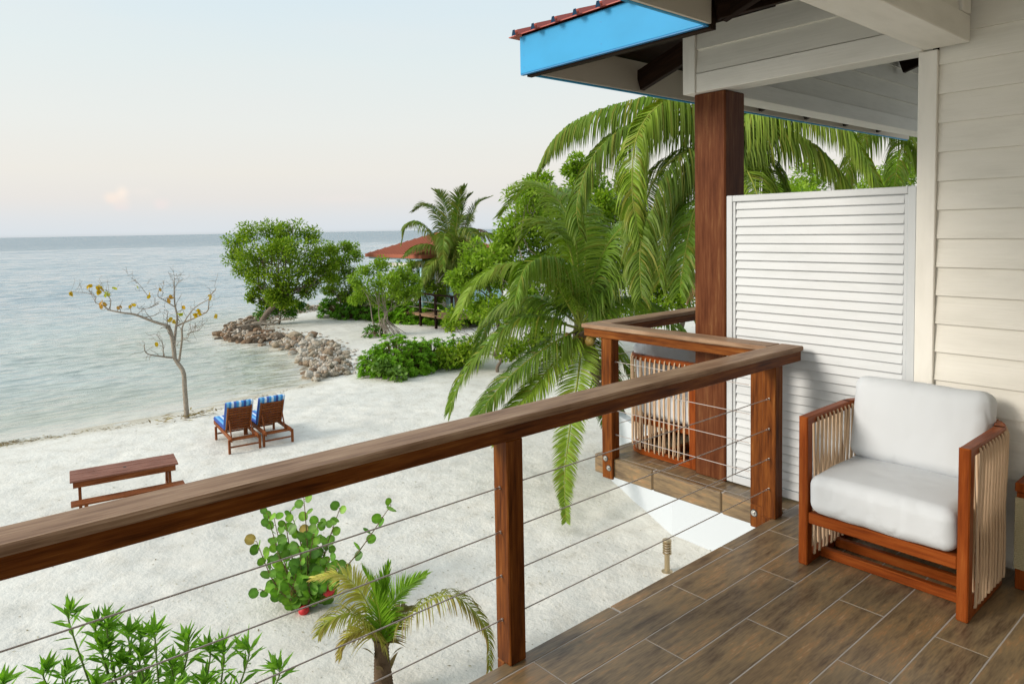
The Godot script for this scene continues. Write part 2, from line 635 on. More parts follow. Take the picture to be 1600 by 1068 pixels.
func light_and_lens() -> void:
	var cam := Camera3D.new()
	cam.name = "camera"
	cam.position = Vector3(0, 1.7, 0)
	cam.rotation = Vector3(-0.0565676564, -0.708103389, -0.0177810769)
	cam.projection = Camera3D.PROJECTION_FRUSTUM
	cam.near = 0.1
	cam.far = 60000.0
	cam.size = 0.1 * 1068.0 / 1098.1714
	cam.frustum_offset = Vector2(0, -0.1 * (534.0 - 419.427) / 1098.1714)
	add_child(cam)
	cam.current = true
	var cl := FastNoiseLite.new()
	cl.seed = 5
	cl.frequency = 0.01
	cl.fractal_octaves = 5
	var w := 1536
	var h := 768
	var d := PackedFloat32Array()
	d.resize(w * h * 3)
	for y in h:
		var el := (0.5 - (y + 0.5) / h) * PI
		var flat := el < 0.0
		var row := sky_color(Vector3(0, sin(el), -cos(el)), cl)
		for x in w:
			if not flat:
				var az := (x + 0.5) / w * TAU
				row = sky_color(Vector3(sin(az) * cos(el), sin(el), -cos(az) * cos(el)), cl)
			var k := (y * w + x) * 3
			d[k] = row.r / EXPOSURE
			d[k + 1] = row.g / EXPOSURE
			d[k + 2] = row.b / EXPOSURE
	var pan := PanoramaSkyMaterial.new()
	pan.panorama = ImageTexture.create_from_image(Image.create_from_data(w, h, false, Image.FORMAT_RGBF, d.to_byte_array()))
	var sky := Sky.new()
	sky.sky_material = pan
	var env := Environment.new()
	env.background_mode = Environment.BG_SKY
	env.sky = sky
	env.tonemap_mode = Environment.TONE_MAPPER_LINEAR
	env.tonemap_exposure = EXPOSURE
	env.sdfgi_enabled = true
	env.ssao_enabled = true
	env.ssil_enabled = true
	var we := WorldEnvironment.new()
	we.name = "world_environment"
	we.environment = env
	add_child(we)
	var sun := DirectionalLight3D.new()
	sun.name = "sun"
	sun.light_energy = 0.4
	sun.light_color = Color(1.0, 0.96, 0.91)
	sun.light_angular_distance = 18.0
	sun.shadow_enabled = true
	add_child(sun)
	sun.look_at_from_position(SUN * 10.0, Vector3.ZERO)


# ---------------------------------------------------------------- ground and sea

var shore := PackedVector2Array([Vector2(-4000, -60), Vector2(-300, -26), Vector2(-60, -19.2), Vector2(-20, -19.4), Vector2(0, -19.75), Vector2(4.5, -19.8), Vector2(6.4, -20.2), Vector2(8.2, -20.75), Vector2(9.25, -20.75), Vector2(9.75, -22.0), Vector2(10.35, -23.9), Vector2(11.3, -26.6), Vector2(11.1, -28.4), Vector2(10.5, -30.0), Vector2(10.05, -31.6), Vector2(10.5, -33.4), Vector2(12.2, -36.7), Vector2(14.6, -39.0), Vector2(16.8, -39.9), Vector2(20.2, -41.0), Vector2(40, -47), Vector2(120, -52), Vector2(400, -40), Vector2(4000, -60)])
var gn := FastNoiseLite.new()
var cn := FastNoiseLite.new()


func shore_distance(x: float, z: float) -> float:  # metres inland (+) or out to sea (-)
	var p := Vector2(x, z)
	var best := 1e9
	for k in shore.size() - 1:
		best = minf(best, p.distance_squared_to(Geometry2D.get_closest_point_to_segment(p, shore[k], shore[k + 1])))
	var crossings := 0
	for k in shore.size() - 1:
		var a := shore[k]
		var b := shore[k + 1]
		if (a.x > x) != (b.x > x) and z < a.y + (b.y - a.y) * (x - a.x) / (b.x - a.x):
			crossings += 1
	return sqrt(best) * (1.0 if crossings % 2 == 0 else -1.0)


func ground_y(x: float, z: float, d: float) -> float:
	var y := SEA
	if d > 0.0:
		y = lerpf(SEA, SAND, smoothstep(0.0, 2.2, d)) + 0.02 * smoothstep(0.0, 3.0, d) * gn.get_noise_2d(x * 3.0, z * 3.0)
		var foot := smoothstep(0.42, 0.10, cn.get_noise_2d(x, z) + 1.0) * smoothstep(-0.25, 0.25, gn.get_noise_2d(x * 0.7 + 30.0, z * 0.7))
		y -= 0.02 * foot * smoothstep(0.6, 2.0, d)
		y += 0.05 * smoothstep(2.0, 6.0, d) * gn.get_noise_2d(x * 0.4 + 50.0, z * 0.4)
	else:
		y = SEA + d * 0.10 - 0.004 * d * d
		y = maxf(y, SEA - 6.0)
	return y


func ground() -> void:
	gn.seed = 3
	gn.frequency = 0.35
	gn.fractal_octaves = 3
	cn.seed = 12
	cn.noise_type = FastNoiseLite.TYPE_CELLULAR
	cn.frequency = 1.5
	cn.cellular_return_type = FastNoiseLite.RETURN_DISTANCE
	cn.fractal_type = FastNoiseLite.FRACTAL_NONE
	var xs := PackedFloat32Array()
	var zs := PackedFloat32Array()
	for q in [-6000.0, -1500.0, -400.0, -120.0, -50.0, -25.0, -14.0, -9.0]:
		xs.append(q)
	var x := -6.0
	while x < 24.0:
		xs.append(x)
		x += 0.085 if x > 0.0 and x < 10.0 else 0.22
	for q in [26.0, 30.0, 36.0, 46.0, 70.0, 120.0, 400.0, 1500.0, 6000.0]:
		xs.append(q)
	for q in [-6000.0, -1500.0, -400.0, -120.0, -70.0, -52.0, -47.0, -44.0]:
		zs.append(q)
	x = -42.0
	while x < -2.0:
		zs.append(x)
		x += 0.085 if x > -19.5 and x < -5.0 else 0.22
	for q in [0.0, 4.0, 12.0, 40.0, 120.0, 400.0, 1500.0, 6000.0]:
		zs.append(q)
	var b := MB.new()
	var hs := PackedFloat32Array()
	for zz in zs:
		for xx in xs:
			var d := shore_distance(xx, zz)
			var y := ground_y(xx, zz, d)
			var wet := smoothstep(0.95, 0.15, d + 0.35 * gn.get_noise_2d(xx * 1.2, zz * 1.2))
			var deep := smoothstep(-1.0, -9.0, d)
			b.col = Color(1, 1, 1).lerp(Color(0.74, 0.71, 0.64), wet).lerp(Color(0.3, 0.42, 0.40), deep)
			b.col = b.col * (1.0 - 0.10 * smoothstep(-0.1, 0.5, gn.get_noise_2d(xx * 0.3, zz * 0.3)) - 0.05 * smoothstep(0.0, 0.5, gn.get_noise_2d(xx * 1.5 + 9.0, zz * 1.5)))
			b.vert(Vector3(xx, y, zz), Vector3.UP)
			hs.append(y)
	var nx := xs.size()
	for j in zs.size():
		for k in nx:
			var l := maxi(k - 1, 0)
			var r := mini(k + 1, nx - 1)
			var u := maxi(j - 1, 0)
			var o := mini(j + 1, zs.size() - 1)
			b.n[j * nx + k] = Vector3(-(hs[j * nx + r] - hs[j * nx + l]) / (xs[r] - xs[l]), 1.0, -(hs[o * nx + k] - hs[u * nx + k]) / (zs[o] - zs[u])).normalized()
	for j in zs.size() - 1:
		for k in nx - 1:
			var q := j * nx + k
			b.face(q, q + 1, q + nx + 1)
			b.face(q, q + nx + 1, q + nx)
	var o := obj("sand_beach", b, M.sand)
	structure(o)
	o.set_meta("label", "pale coral sand of the beach below the veranda")


func sea() -> void:
	var f1 := FastNoiseLite.new()
	f1.seed = 8
	f1.frequency = 0.42
	f1.fractal_octaves = 3
	f1.fractal_gain = 0.55
	var b := MB.new()
	var rows := PackedFloat32Array()
	var r := 14.0
	while r < 420.0:
		rows.append(r)
		r += maxf(0.10, 0.0042 * r)
	while r < 50000.0:
		rows.append(r)
		r *= 1.12
	var cols := 460
	var a0 := deg_to_rad(-34.0)
	var a1 := deg_to_rad(46.0)
	var az := PackedFloat32Array()
	for q in [-178.0, -150.0, -120.0, -95.0, -75.0, -60.0, -48.0, -40.0]:
		az.append(deg_to_rad(q))
	for k in cols:
		az.append(lerpf(a0, a1, float(k) / (cols - 1)))
	for q in [52.0, 60.0, 72.0, 90.0, 120.0, 150.0, 178.0]:
		az.append(deg_to_rad(q))
	var m := az.size()
	for rr in rows:
		var amp := 0.085 * smoothstep(16.0, 27.0, rr)
		var lev := minf(5.0, maxf(0.0, log(rr / 36.0) / log(2.0)))  # farther off only the longer waves can be told apart
		var s0 := pow(0.5, floorf(lev))
		var mixed := lev - floorf(lev)
		var slope := amp / 0.055 * lerpf(1.0, 0.6, smoothstep(40.0, 300.0, rr)) * (1.0 - smoothstep(250.0, 420.0, rr))
		for a in az:
			var p := Vector3(sin(a) * rr, SEA, -cos(a) * rr)
			var nn := Vector3.UP
			if amp > 0.0:
				var swell := 0.0
				var ex := 0.0
				var ez := 0.0
				for o in 2:
					var wt := mixed if o == 1 else 1.0 - mixed
					if wt > 0.001:
						var s := s0 * (0.5 if o == 1 else 1.0)
						var xx := (p.x * 0.75 + p.z * 0.28) * s
						var zz := (p.z * 2.9 - p.x * 0.3) * s
						swell += wt * f1.get_noise_2d(xx, zz)
						ex += wt * f1.get_noise_2d(xx + 0.075, zz - 0.03)
						ez += wt * f1.get_noise_2d(xx + 0.028, zz + 0.29)
				nn = Vector3(-(ex - swell) * slope, 1.0, -(ez - swell) * slope).normalized()
				p.y += swell * amp * 0.7
			var d := 5.0 if rr > 60.0 else -minf(0.0, shore_distance(p.x, p.z))
			if rr > 60.0:
				b.col = Color(0.27, 0.34, 0.36).lerp(Color(0.08, 0.17, 0.22), smoothstep(80.0, 500.0, rr))
			else:
				b.col = Color(0.52, 0.50, 0.42).lerp(Color(0.36, 0.38, 0.31), smoothstep(0.0, 1.6, d)).lerp(Color(0.38, 0.43, 0.40), smoothstep(1.0, 9.0, d))
				b.col = b.col.lerp(Color(0.30, 0.36, 0.37), smoothstep(35.0, 60.0, rr))
			b.vert(p, nn)
	var far := MB.new()
	far.v = b.v
	far.n = b.n
	far.uv = b.uv
	far.c = b.c
	for j in rows.size() - 1:
		for k in m - 1:
			var q := j * m + k
			if rows[j] < 300.0:
				b.face(q, q + 1, q + m + 1)
				b.face(q, q + m + 1, q + m)
			else:
				far.face(q, q + 1, q + m + 1)
				far.face(q, q + m + 1, q + m)
	var o := obj("sea", b, M.sea)
	var am := o.mesh as ArrayMesh
	am.add_surface_from_arrays(Mesh.PRIMITIVE_TRIANGLES, far.mesh(M.far_sea).surface_get_arrays(0))
	am.surface_set_material(1, M.far_sea)
	structure(o)
	o.set_meta("label", "calm grey-blue sea reaching to the horizon")


# ---------------------------------------------------------------- the veranda

func tiles(parent: Node3D, x0: float, x1: float, z0: float, z1: float, phase: float) -> void:
	var row := 0
	var z := z0
	while z < z1 - 0.02:
		var x := x0 - fposmod(x0 - (phase + (0.4445 if row % 2 else 0.0)), 0.889)
		while x < x1:
			var a := maxf(x, x0) + 0.0028
			var e := minf(x + 0.889, x1) - 0.0028
			var zz := minf(z + 0.1965, z1)
			if e - a > 0.03:
				var b := MB.new()
				b.uo = Vector2(rng.randf() * 5.0, rng.randf() * 3.0)
				b.span(Vector3(a, -0.012, z + 0.003), Vector3(e, rng.randf_range(-0.0003, 0.0003), zz - 0.003), 0.001, 0)
				obj("plank_tile", b, M["tile_%d" % rng.randi_range(0, 2)], parent)
			x += 0.889
		z += 0.1965
		row += 1


func veranda_floor() -> void:
	var f := Node3D.new()
	f.name = "balcony_floor"
	add_child(f)
	structure(f)
	f.set_meta("label", "wood-look plank tiles of the near veranda floor")
	var b := MB.new()
	b.span(Vector3(-0.36, -0.136, -2.05), Vector3(4.0, -0.0014, 2.4), 0.0)
	obj("grout_bed", b, M.grout, f)
	tiles(f, -0.36, 4.0, -1.994, 1.35, 2.671)
	var x := -0.36 + 0.0
	while x < 3.8:  # rounded nosing strip along the edge
		var a := x + 0.003
		var e := minf(x + 0.889, 3.80) - 0.003
		b = MB.new()
		b.uo = Vector2(rng.randf() * 4.0, rng.randf() * 3.0)
		b.span(Vector3(a, -0.13, -2.062), Vector3(e, 0.0, -1.9945), 0.004, 0)
		obj("edge_tile", b, M["tile_%d" % rng.randi_range(0, 2)], f)
		x += 0.889
	# the neighbouring floor juts out towards the sea
	var g := Node3D.new()
	g.name = "balcony_floor_001"
	add_child(g)
	structure(g)
	g.set_meta("label", "plank tiles of the neighbouring veranda that juts out further")
	b = MB.new()
	b.span(Vector3(3.856, -0.136, -3.56), Vector3(9.4, -0.0014, -2.052), 0.0)
	obj("grout_bed", b, M.grout, g)
	b = MB.new()
	b.span(Vector3(4.002, -0.136, -2.05), Vector3(9.4, -0.0014, 2.4), 0.0)
	obj("grout_bed", b, M.grout, g)
	tiles(g, 3.90, 6.0, -3.565, -2.06, 3.10)
	tiles(g, 4.1, 6.0, -2.06, -1.34, 3.10)
	var z := -3.572
	while z < -2.08:  # nosing and riser tiles along the side that faces us
		var e := minf(z + 0.546, -2.066)
		b = MB.new()
		b.uo = Vector2(rng.randf() * 4.0, rng.randf() * 3.0)
		b.span(Vector3(3.842, -0.138, z + 0.002), Vector3(3.898, 0.001, e - 0.002), 0.008, 2)
		obj("edge_tile", b, M["tile_%d" % (1 + rng.randi_range(0, 1))], g)
		z += 0.546


func rail_parts(o: Node3D, a: Vector3, e: Vector3, inner: Vector3) -> void:  # cap and sub rail from a to e, inner points to the veranda
	var b := MB.new()
	b.uo = Vector2(rng.randf() * 3.0, rng.randf())
	b.beam(a + Vector3(0, 0.966, 0), e + Vector3(0, 0.966, 0), 0.142, 0.03, 0.007)
	obj("cap_rail", b, M.cap_wood, o)
	b = MB.new()
	b.uo = Vector2(rng.randf() * 3.0, rng.randf())
	b.beam(a + Vector3(0, 0.9205, 0) + inner * 0.0, e + Vector3(0, 0.9205, 0), 0.106, 0.0605, 0.003)
	obj("sub_rail", b, M.rail_wood, o)


func cables(o: Node3D, a: Vector3, e: Vector3, hs: Array) -> void:
	var d := (e - a).normalized()
	for y in hs:
		var b := MB.new()
		var p: Vector3 = a + Vector3.UP * y
		var q: Vector3 = e + Vector3.UP * y
		var mid: Vector3 = (p + q) * 0.5 + Vector3.DOWN * 0.002
		b.tube(PackedVector3Array([p, mid, q]), PackedFloat32Array([0.0026]), 6, false)
		var w := obj("cable", b, M.cable, o)
		b = MB.new()
		b.rod(p - d * 0.001, p + d * 0.006, 0.0065, 0.0058, 10)
		b.rod(p, p + d * 0.03, 0.0042, 0.0042, 8)
		obj("cable_fitting", b, M.steel, w)
		b = MB.new()
		b.rod(q + d * 0.001, q - d * 0.006, 0.0065, 0.0058, 10)
		b.rod(q, q - d * 0.03, 0.0042, 0.0042, 8)
		obj("cable_fitting", b, M.steel, w)


func bolts(o: Node3D, at: Array, d: Vector3) -> void:
	for p in at:
		var b := MB.new()
		b.rod(p + d * 0.001, p + d * 0.004, 0.019, 0.018, 16)
		b.rod(p + d * 0.004, p + d * 0.014, 0.011, 0.010, 6)
		obj("bolt", b, M.steel, o)
		b = MB.new()
		b.rod(p - d * 0.002, p + d * 0.0015, 0.024, 0.024, 16)
		obj("bolt_recess", b, M.lamp_dark, o)


func post(o: Node3D, x0: float, x1: float, z0: float, z1: float, foot: float, cut: Array) -> void:  # cut: the part [x0, x1, z0, z1] that hangs below the floor edge
	var b := MB.new()
	b.uo = Vector2(rng.randf() * 3.0, rng.randf())
	b.span(Vector3(x0, 0.001, z0), Vector3(x1, 0.8895, z1), 0.004, 1)
	if cut:
		b.span(Vector3(cut[0], foot, cut[2]), Vector3(cut[1], 0.0005, cut[3]), 0.004, 1)
	obj("post", b, M.rail_wood, o)


func railings() -> void:
	var o := thing("balcony_railing", "dark hardwood railing with steel cables along the near veranda edge", "railing", Vector3.ZERO)
	rail_parts(o, Vector3(-0.365, 0, -2.076), Vector3(3.973, 0, -2.076), Vector3.BACK)
	for x in [-0.345, 1.69]:
		post(o, x, x + 0.083, -2.108, -2.024, -0.13, [x, x + 0.083, -2.108, -2.0635])
	post(o, 3.70, 3.783, -2.118, -2.034, -0.13, [3.70, 3.783, -2.118, -2.0635])
	var hs := [0.702, 0.526, 0.351, 0.176]
	cables(o, Vector3(-0.262, 0, -2.066), Vector3(1.69, 0, -2.066), hs)
	cables(o, Vector3(1.773, 0, -2.066), Vector3(3.70, 0, -2.072), hs)

	var rb := MB.new()  # return along the open end
	rb.span(Vector3(-0.375, 0.951, -2.004), Vector3(-0.233, 0.981, 1.3), 0.007, 2)
	obj("cap_rail", rb, M.cap_wood, o)
	rb = MB.new()
	rb.span(Vector3(-0.357, 0.89, -2.02), Vector3(-0.251, 0.9505, 1.3), 0.003, 2)
	obj("sub_rail", rb, M.rail_wood, o)
	post(o, -0.345, -0.262, 1.2, 1.283, -0.1, [])
	cables(o, Vector3(-0.304, 0, -2.024), Vector3(-0.304, 0, 1.2), hs)

	var n := thing("balcony_railing", "hardwood cable railing of the neighbouring veranda with its corner by the palm", "railing", Vector3.ZERO)
	var b := MB.new()
	b.uo = Vector2(0.4, 0.2)
	b.span(Vector3(3.80, 0.951, -3.655), Vector3(3.966, 0.981, -2.148), 0.007, 2)
	obj("cap_rail", b, M.cap_wood, n)
	b = MB.new()
	b.uo = Vector2(1.4, 0.5)
	b.span(Vector3(3.817, 0.89, -3.64), Vector3(3.93, 0.9505, -2.131), 0.003, 2)
	obj("sub_rail", b, M.rail_wood, n)
	b = MB.new()
	b.uo = Vector2(2.4, 0.2)
	b.span(Vector3(3.967, 0.951, -3.655), Vector3(9.3, 0.981, -3.50), 0.007, 0)
	obj("cap_rail", b, M.cap_wood, n)
	b = MB.new()
	b.span(Vector3(3.931, 0.89, -3.63), Vector3(9.3, 0.9505, -3.52), 0.003, 0)
	obj("sub_rail", b, M.rail_wood, n)
	post(n, 3.818, 3.903, -3.47, -3.372, -0.147, [3.818, 3.841, -3.47, -3.372])
	post(n, 3.818, 3.90, -2.262, -2.178, -0.14, [3.818, 3.841, -2.262, -2.178])
	for x in [5.9, 7.9]:
		post(n, x, x + 0.085, -3.6, -3.515, -0.14, [])
	bolts(n, [Vector3(3.818, 0.0, -3.436), Vector3(3.818, -0.066, -3.405), Vector3(3.818, -0.05, -2.236)], Vector3.LEFT)
	cables(n, Vector3(3.862, 0, -3.372), Vector3(3.862, 0, -2.262), [0.72, 0.54, 0.36, 0.18])
	cables(n, Vector3(3.904, 0, -3.56), Vector3(5.9, 0, -3.56), [0.72, 0.54, 0.36, 0.18])
	cables(n, Vector3(5.985, 0, -3.56), Vector3(7.9, 0, -3.56), [0.72, 0.54, 0.36, 0.18])


func screen() -> void:
	var o := thing("louvre_screen", "white louvred privacy screen between timber column and wall corner", "screen")
	var x := 4.03
	var fr := [[Vector3(x, 0.012, -2.560), Vector3(x + 0.045, 1.888, -2.518)], [Vector3(x, 0.012, -1.470), Vector3(x + 0.045, 1.888, -1.428)], [Vector3(x + 0.001, 1.848, -2.5175), Vector3(x + 0.044, 1.8875, -1.4705)], [Vector3(x + 0.001, 0.012, -2.5175), Vector3(x + 0.044, 0.062, -1.4705)]]
	for q in fr:
		var b := MB.new()
		b.uo = Vector2(rng.randf() * 3, rng.randf())
		b.span(q[0], q[1], 0.003)
		obj("frame", b, M.louvre, o)
	for z in [-2.5175, -1.4885]:
		var b := MB.new()
		b.span(Vector3(x + 0.008, 0.064, z), Vector3(x + 0.037, 1.846, z + 0.018), 0.002, 1)
		obj("inner_stile", b, M.louvre, o)
	var y := 0.098
	while y < 1.845:
		var b := MB.new()
		b.uo = Vector2(rng.randf() * 3, rng.randf())
		var B := Basis(Vector3.BACK, deg_to_rad(-17.0 + rng.randf_range(-1.2, 1.2)))
		b.box(Vector3(x + 0.02, y, -1.994), Vector3(0.008, 0.066, 1.008), 0.0025, B, 2)
		obj("slat", b, M.louvre, o)
		y += 0.0541


func lap_wall(parent: Node3D, at: Vector3, along: Vector3, length: float, out: Vector3, y0: float, y1: float, mat: Material, step := 0.1465) -> void:
	# overlapping boards: each a wedge whose lower edge stands proud
	var y := y0
	while y < y1 - 0.01:
		var top := minf(y + step + 0.012, y1 + 0.012)
		var b := MB.new()
		b.uo = Vector2(rng.randf() * 4, rng.randf() * 2)
		var p0 := at + Vector3.UP * y
		var t := out * 0.018
		var s := out * 0.003
		var h := Vector3.UP * (top - y)
		var tu := Vector2(length, 0)
		var tv := Vector2(0, top - y)
		var nn := (out + Vector3.UP * 0.1).normalized()
		b.quad(p0 + t, p0 + t + along * length, p0 + s + h + along * length, p0 + s + h, nn, Vector2.ZERO, tu, tu + tv, tv)
		b.quad(p0 - out * 0.01, p0 - out * 0.01 + along * length, p0 + t + along * length, p0 + t, Vector3.DOWN, Vector2.ZERO, tu, tu + tv * 0.1, tv * 0.1)
		b.quad(p0 + s + h, p0 + s + h + along * length, p0 - out * 0.01 + h + along * length, p0 - out * 0.01 + h, Vector3.UP)
		b.quad(p0 - out * 0.01, p0 - out * 0.01 + along * length, p0 - out * 0.01 + h + along * length, p0 - out * 0.01 + h, -out)
		for e in [0.0, 1.0]:
			var q: Vector3 = p0 + along * length * e
			b.quad(q - out * 0.01, q + t, q + s + h, q - out * 0.01 + h, along * (1.0 if e else -1.0))
		obj("siding_board", b, mat, parent)
		y += step


func slab(o: Node, called: String, a: Vector3, e: Vector3, mat: Material, bev := 0.004, along := -1) -> MeshInstance3D:
	var b := MB.new()
	b.uo = Vector2(rng.randf() * 4, rng.randf() * 2)
	b.span(a, e, bev, along)
	return obj(called, b, mat, o)


func house() -> void:
	var o := thing("beach_house", "cream clapboard house with blue eaves and red metal roof over the verandas", "house")
	# end wall of the veranda, behind the armchair
	var w := slab(o, "wall", Vector3(4.045, -2.9, -1.33), Vector3(4.20, 3.9, 2.4), M.siding, 0.0)
	lap_wall(w, Vector3(4.03, 0, -1.326), Vector3.BACK, 2.72, Vector3.LEFT, 0.0, 3.42, M.siding)
	slab(o, "column", Vector3(-0.36, 0.001, -1.39), Vector3(-0.15, 2.5715, -1.19), M.column_wood, 0.008, 1)
	slab(o, "corner_board", Vector3(3.998, 0.001, -1.417), Vector3(4.052, 2.569, -1.327), M.trim, 0.004, 1)
	# back wall with its dark glass doors
	var bw := slab(o, "wall", Vector3(-0.36, 0.0, 1.4), Vector3(4.03, 3.9, 1.55), M.siding, 0.0)
	lap_wall(bw, Vector3(-0.36, 0, 1.4), Vector3.RIGHT, 4.36, Vector3.FORWARD, 2.25, 3.5, M.siding)
	for x in [0.6]:
		var d := slab(o, "door", Vector3(x, 0.0, 1.33), Vector3(x + 2.1, 2.24, 1.38), M.door_frame)
		slab(d, "pane", Vector3(x + 0.08, 0.1, 1.318), Vector3(x + 2.02, 2.16, 1.328), M.dark_glass, 0.0)
	slab(o, "ceiling", Vector3(-0.36, 3.36, -1.16), Vector3(4.0, 3.39, 1.37), M.trim, 0.0)
	# storey below and the block behind
	slab(o, "ground_floor_wall", Vector3(-0.36, -3.1, -0.6), Vector3(4.04, -0.137, 2.4), M.white_render, 0.0)
	slab(o, "ground_floor_wall", Vector3(4.21, -3.1, -1.1), Vector3(9.4, -0.137, 2.4), M.white_render, 0.0)
	slab(o, "wall", Vector3(4.21, 0.0, 1.5), Vector3(9.4, 3.9, 2.4), M.siding, 0.0)
	slab(o, "wall", Vector3(-0.36, 0.0, 1.56), Vector3(4.04, 3.9, 2.4), M.siding, 0.0)
	# beam over our railing line (A) with boarded sides
	var ba := slab(o, "beam", Vector3(-0.36, 2.572, -1.39), Vector3(3.99, 2.70, -1.182), M.trim, 0.004, 0)
	slab(ba, "beam_core", Vector3(-0.36, 2.701, -1.37), Vector3(3.99, 3.42, -1.205), M.siding, 0.0)
	lap_wall(ba, Vector3(-0.36, 0, -1.207), Vector3.RIGHT, 4.21, Vector3.BACK, 2.701, 3.40, M.siding, 0.15)
	slab(ba, "corner_board", Vector3(3.86, 2.701, -1.206), Vector3(3.975, 3.4, -1.176), M.trim)
	# beam over the screen (B), siding above it
	var bb := slab(o, "beam", Vector3(3.970, 2.570, -2.748), Vector3(4.130, 2.692, -1.392), M.trim, 0.004, 2)
	slab(bb, "beam_core", Vector3(4.0, 2.693, -2.748), Vector3(4.12, 3.30, -1.392), M.siding, 0.0)
	lap_wall(bb, Vector3(3.99, 0, -2.747), Vector3.BACK, 1.355, Vector3.LEFT, 2.695, 3.3, M.siding, 0.1515)
	slab(bb, "corner_board", Vector3(3.960, 2.568, -2.845), Vector3(4.14, 3.2, -2.7485), M.trim, 0.004, 1)
	# the neighbour's front beam, seen from inside, boards above it
	var front := slab(o, "beam", Vector3(4.1405, 2.571, -2.835), Vector3(9.4, 2.69, -2.66), M.trim, 0.004, 0)
	slab(front, "beam_core", Vector3(4.141, 2.691, -2.82), Vector3(9.4, 3.30, -2.70), M.siding, 0.0)
	lap_wall(front, Vector3(4.135, 0, -2.70), Vector3.RIGHT, 5.2, Vector3.BACK, 2.692, 3.28, M.siding, 0.15)
	# the big hardwood column
	slab(o, "column", Vector3(4.022, 0.001, -2.80), Vector3(4.252, 2.5695, -2.563), M.column_wood, 0.008, 1)
	slab(o, "column", Vector3(9.1, 0.001, -2.80), Vector3(9.33, 2.5695, -2.563), M.column_wood, 0.008, 1)
	# eaves: ours at z = -2.18, the neighbour's at -3.64, joined by the blue end board at x = 3.22
	var yb := 2.75
	var yt := 3.0
	var f := slab(o, "fascia", Vector3(3.222, yb, -3.64), Vector3(3.246, yt, -2.166), M.blue_paint, 0.003, 2)
	f.set_meta("label", "bright blue end fascia of the neighbouring roof")
	for q in [[2.79, -3.60], [2.87, -3.60], [2.95, -3.60], [2.80, -2.9], [2.93, -2.9]]:
		var nb := MB.new()
		nb.rod(Vector3(3.2215, q[0], q[1]), Vector3(3.223, q[0], q[1]), 0.004, 0.004, 8)
		obj("nail_head", nb, M.blue_edge, f)
	slab(f, "fascia_edge", Vector3(3.2225, yb - 0.008, -3.638), Vector3(3.252, yb - 0.0005, -2.166), M.blue_edge, 0.001)
	slab(o, "fascia", Vector3(3.2475, yb, -3.64), Vector3(9.9, yt, -3.622), M.blue_paint, 0.002, 0)
	slab(o, "soffit_board", Vector3(3.30, yb + 0.012, -3.6215), Vector3(9.9, yt, -3.606), M.soffit, 0.001, 0)
	slab(o, "fascia", Vector3(-0.65, yb, -2.19), Vector3(3.2215, yt, -2.168), M.blue_paint, 0.002, 0)
	slab(o, "soffit_board", Vector3(-0.65, yb + 0.004, -2.1675), Vector3(3.246, yt, -2.150), M.soffit, 0.001, 0)
	# rafters: along z under our roof and the neighbour's, along x under the hip end
	var sl := 0.33
	for k in 5:
		var x := 3.32 - k * 0.88
		var b := MB.new()
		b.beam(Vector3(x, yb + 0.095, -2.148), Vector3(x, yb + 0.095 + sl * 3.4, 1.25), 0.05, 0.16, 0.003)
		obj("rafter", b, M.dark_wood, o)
	for k in 6:
		var x := 4.45 + k * 0.88
		var b := MB.new()
		b.beam(Vector3(x, yb + 0.095, -3.604), Vector3(x, yb + 0.095 + sl * 0.76, -2.84), 0.05, 0.16, 0.003)
		obj("rafter", b, M.dark_wood, o)
		if k > 0:
			b = MB.new()
			b.beam(Vector3(x, yb + 0.095 + sl * 0.94, -2.66), Vector3(x, yb + 0.095 + sl * 3.4, -0.2), 0.05, 0.16, 0.003)
			obj("rafter", b, M.dark_wood, o)
	for z in [-3.02, -2.22]:
		var b := MB.new()
		b.beam(Vector3(3.30, yb + 0.10, z), Vector3(3.96, yb + 0.10 + sl * 0.66, z), 0.05, 0.16, 0.003)
		obj("rafter", b, M.dark_wood, o)
	var hip := MB.new()
	hip.beam(Vector3(3.30, yb + 0.11, -3.57), Vector3(4.0, yb + 0.11 + sl * 0.7, -2.87), 0.05, 0.18, 0.003)
	obj("hip_rafter", hip, M.dark_wood, o)
	hip = MB.new()
	hip.beam(Vector3(3.26, yb + 0.11, -2.14), Vector3(3.96, yb + 0.11 + sl * 0.7, -1.44), 0.05, 0.18, 0.003)
	obj("valley_rafter", hip, M.dark_wood, o)
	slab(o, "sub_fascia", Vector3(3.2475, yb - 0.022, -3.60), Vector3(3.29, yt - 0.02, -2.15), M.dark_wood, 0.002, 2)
	# roof: dark boards below, red ribbed metal above
	var e := 3.192
	for q in [["own", [Vector3(-0.7, 0, -2.26), Vector3(e, 0, -2.26), Vector3(e + 4.86, 0, 2.6), Vector3(-0.7, 0, 2.6)]], ["hip", [Vector3(e, 0, -2.26), Vector3(e, 0, -3.72), Vector3(e + 6.32, 0, 2.6), Vector3(e + 4.86, 0, 2.6)]], ["front", [Vector3(e, 0, -3.72), Vector3(10.0, 0, -3.72), Vector3(10.0, 0, 2.6), Vector3(e + 6.32, 0, 2.6)]]]:
		var deck := PackedVector3Array()
		var metal := PackedVector3Array()
		var ctr := Vector3.ZERO
		for p in q[1]:
			ctr += p / 4.0
		for p in q[1]:
			var y: float = sl * ((p.z + 2.26) if q[0] == "own" else (p.x - e) if q[0] == "hip" else (p.z + 3.72))
			var c: Vector3 = p
			if q[0] != "own":
				c.x = maxf(c.x, e + 0.05)
			c.z = maxf(c.z, -3.64 if q[0] != "own" else -2.19)
			var yc: float = sl * ((c.z + 2.26) if q[0] == "own" else (c.x - e) if q[0] == "hip" else (c.z + 3.72))
			deck.append(c + Vector3.UP * (3.0 + yc - 0.022))
			metal.append(p + Vector3.UP * (3.004 + y))
		var b := MB.new()
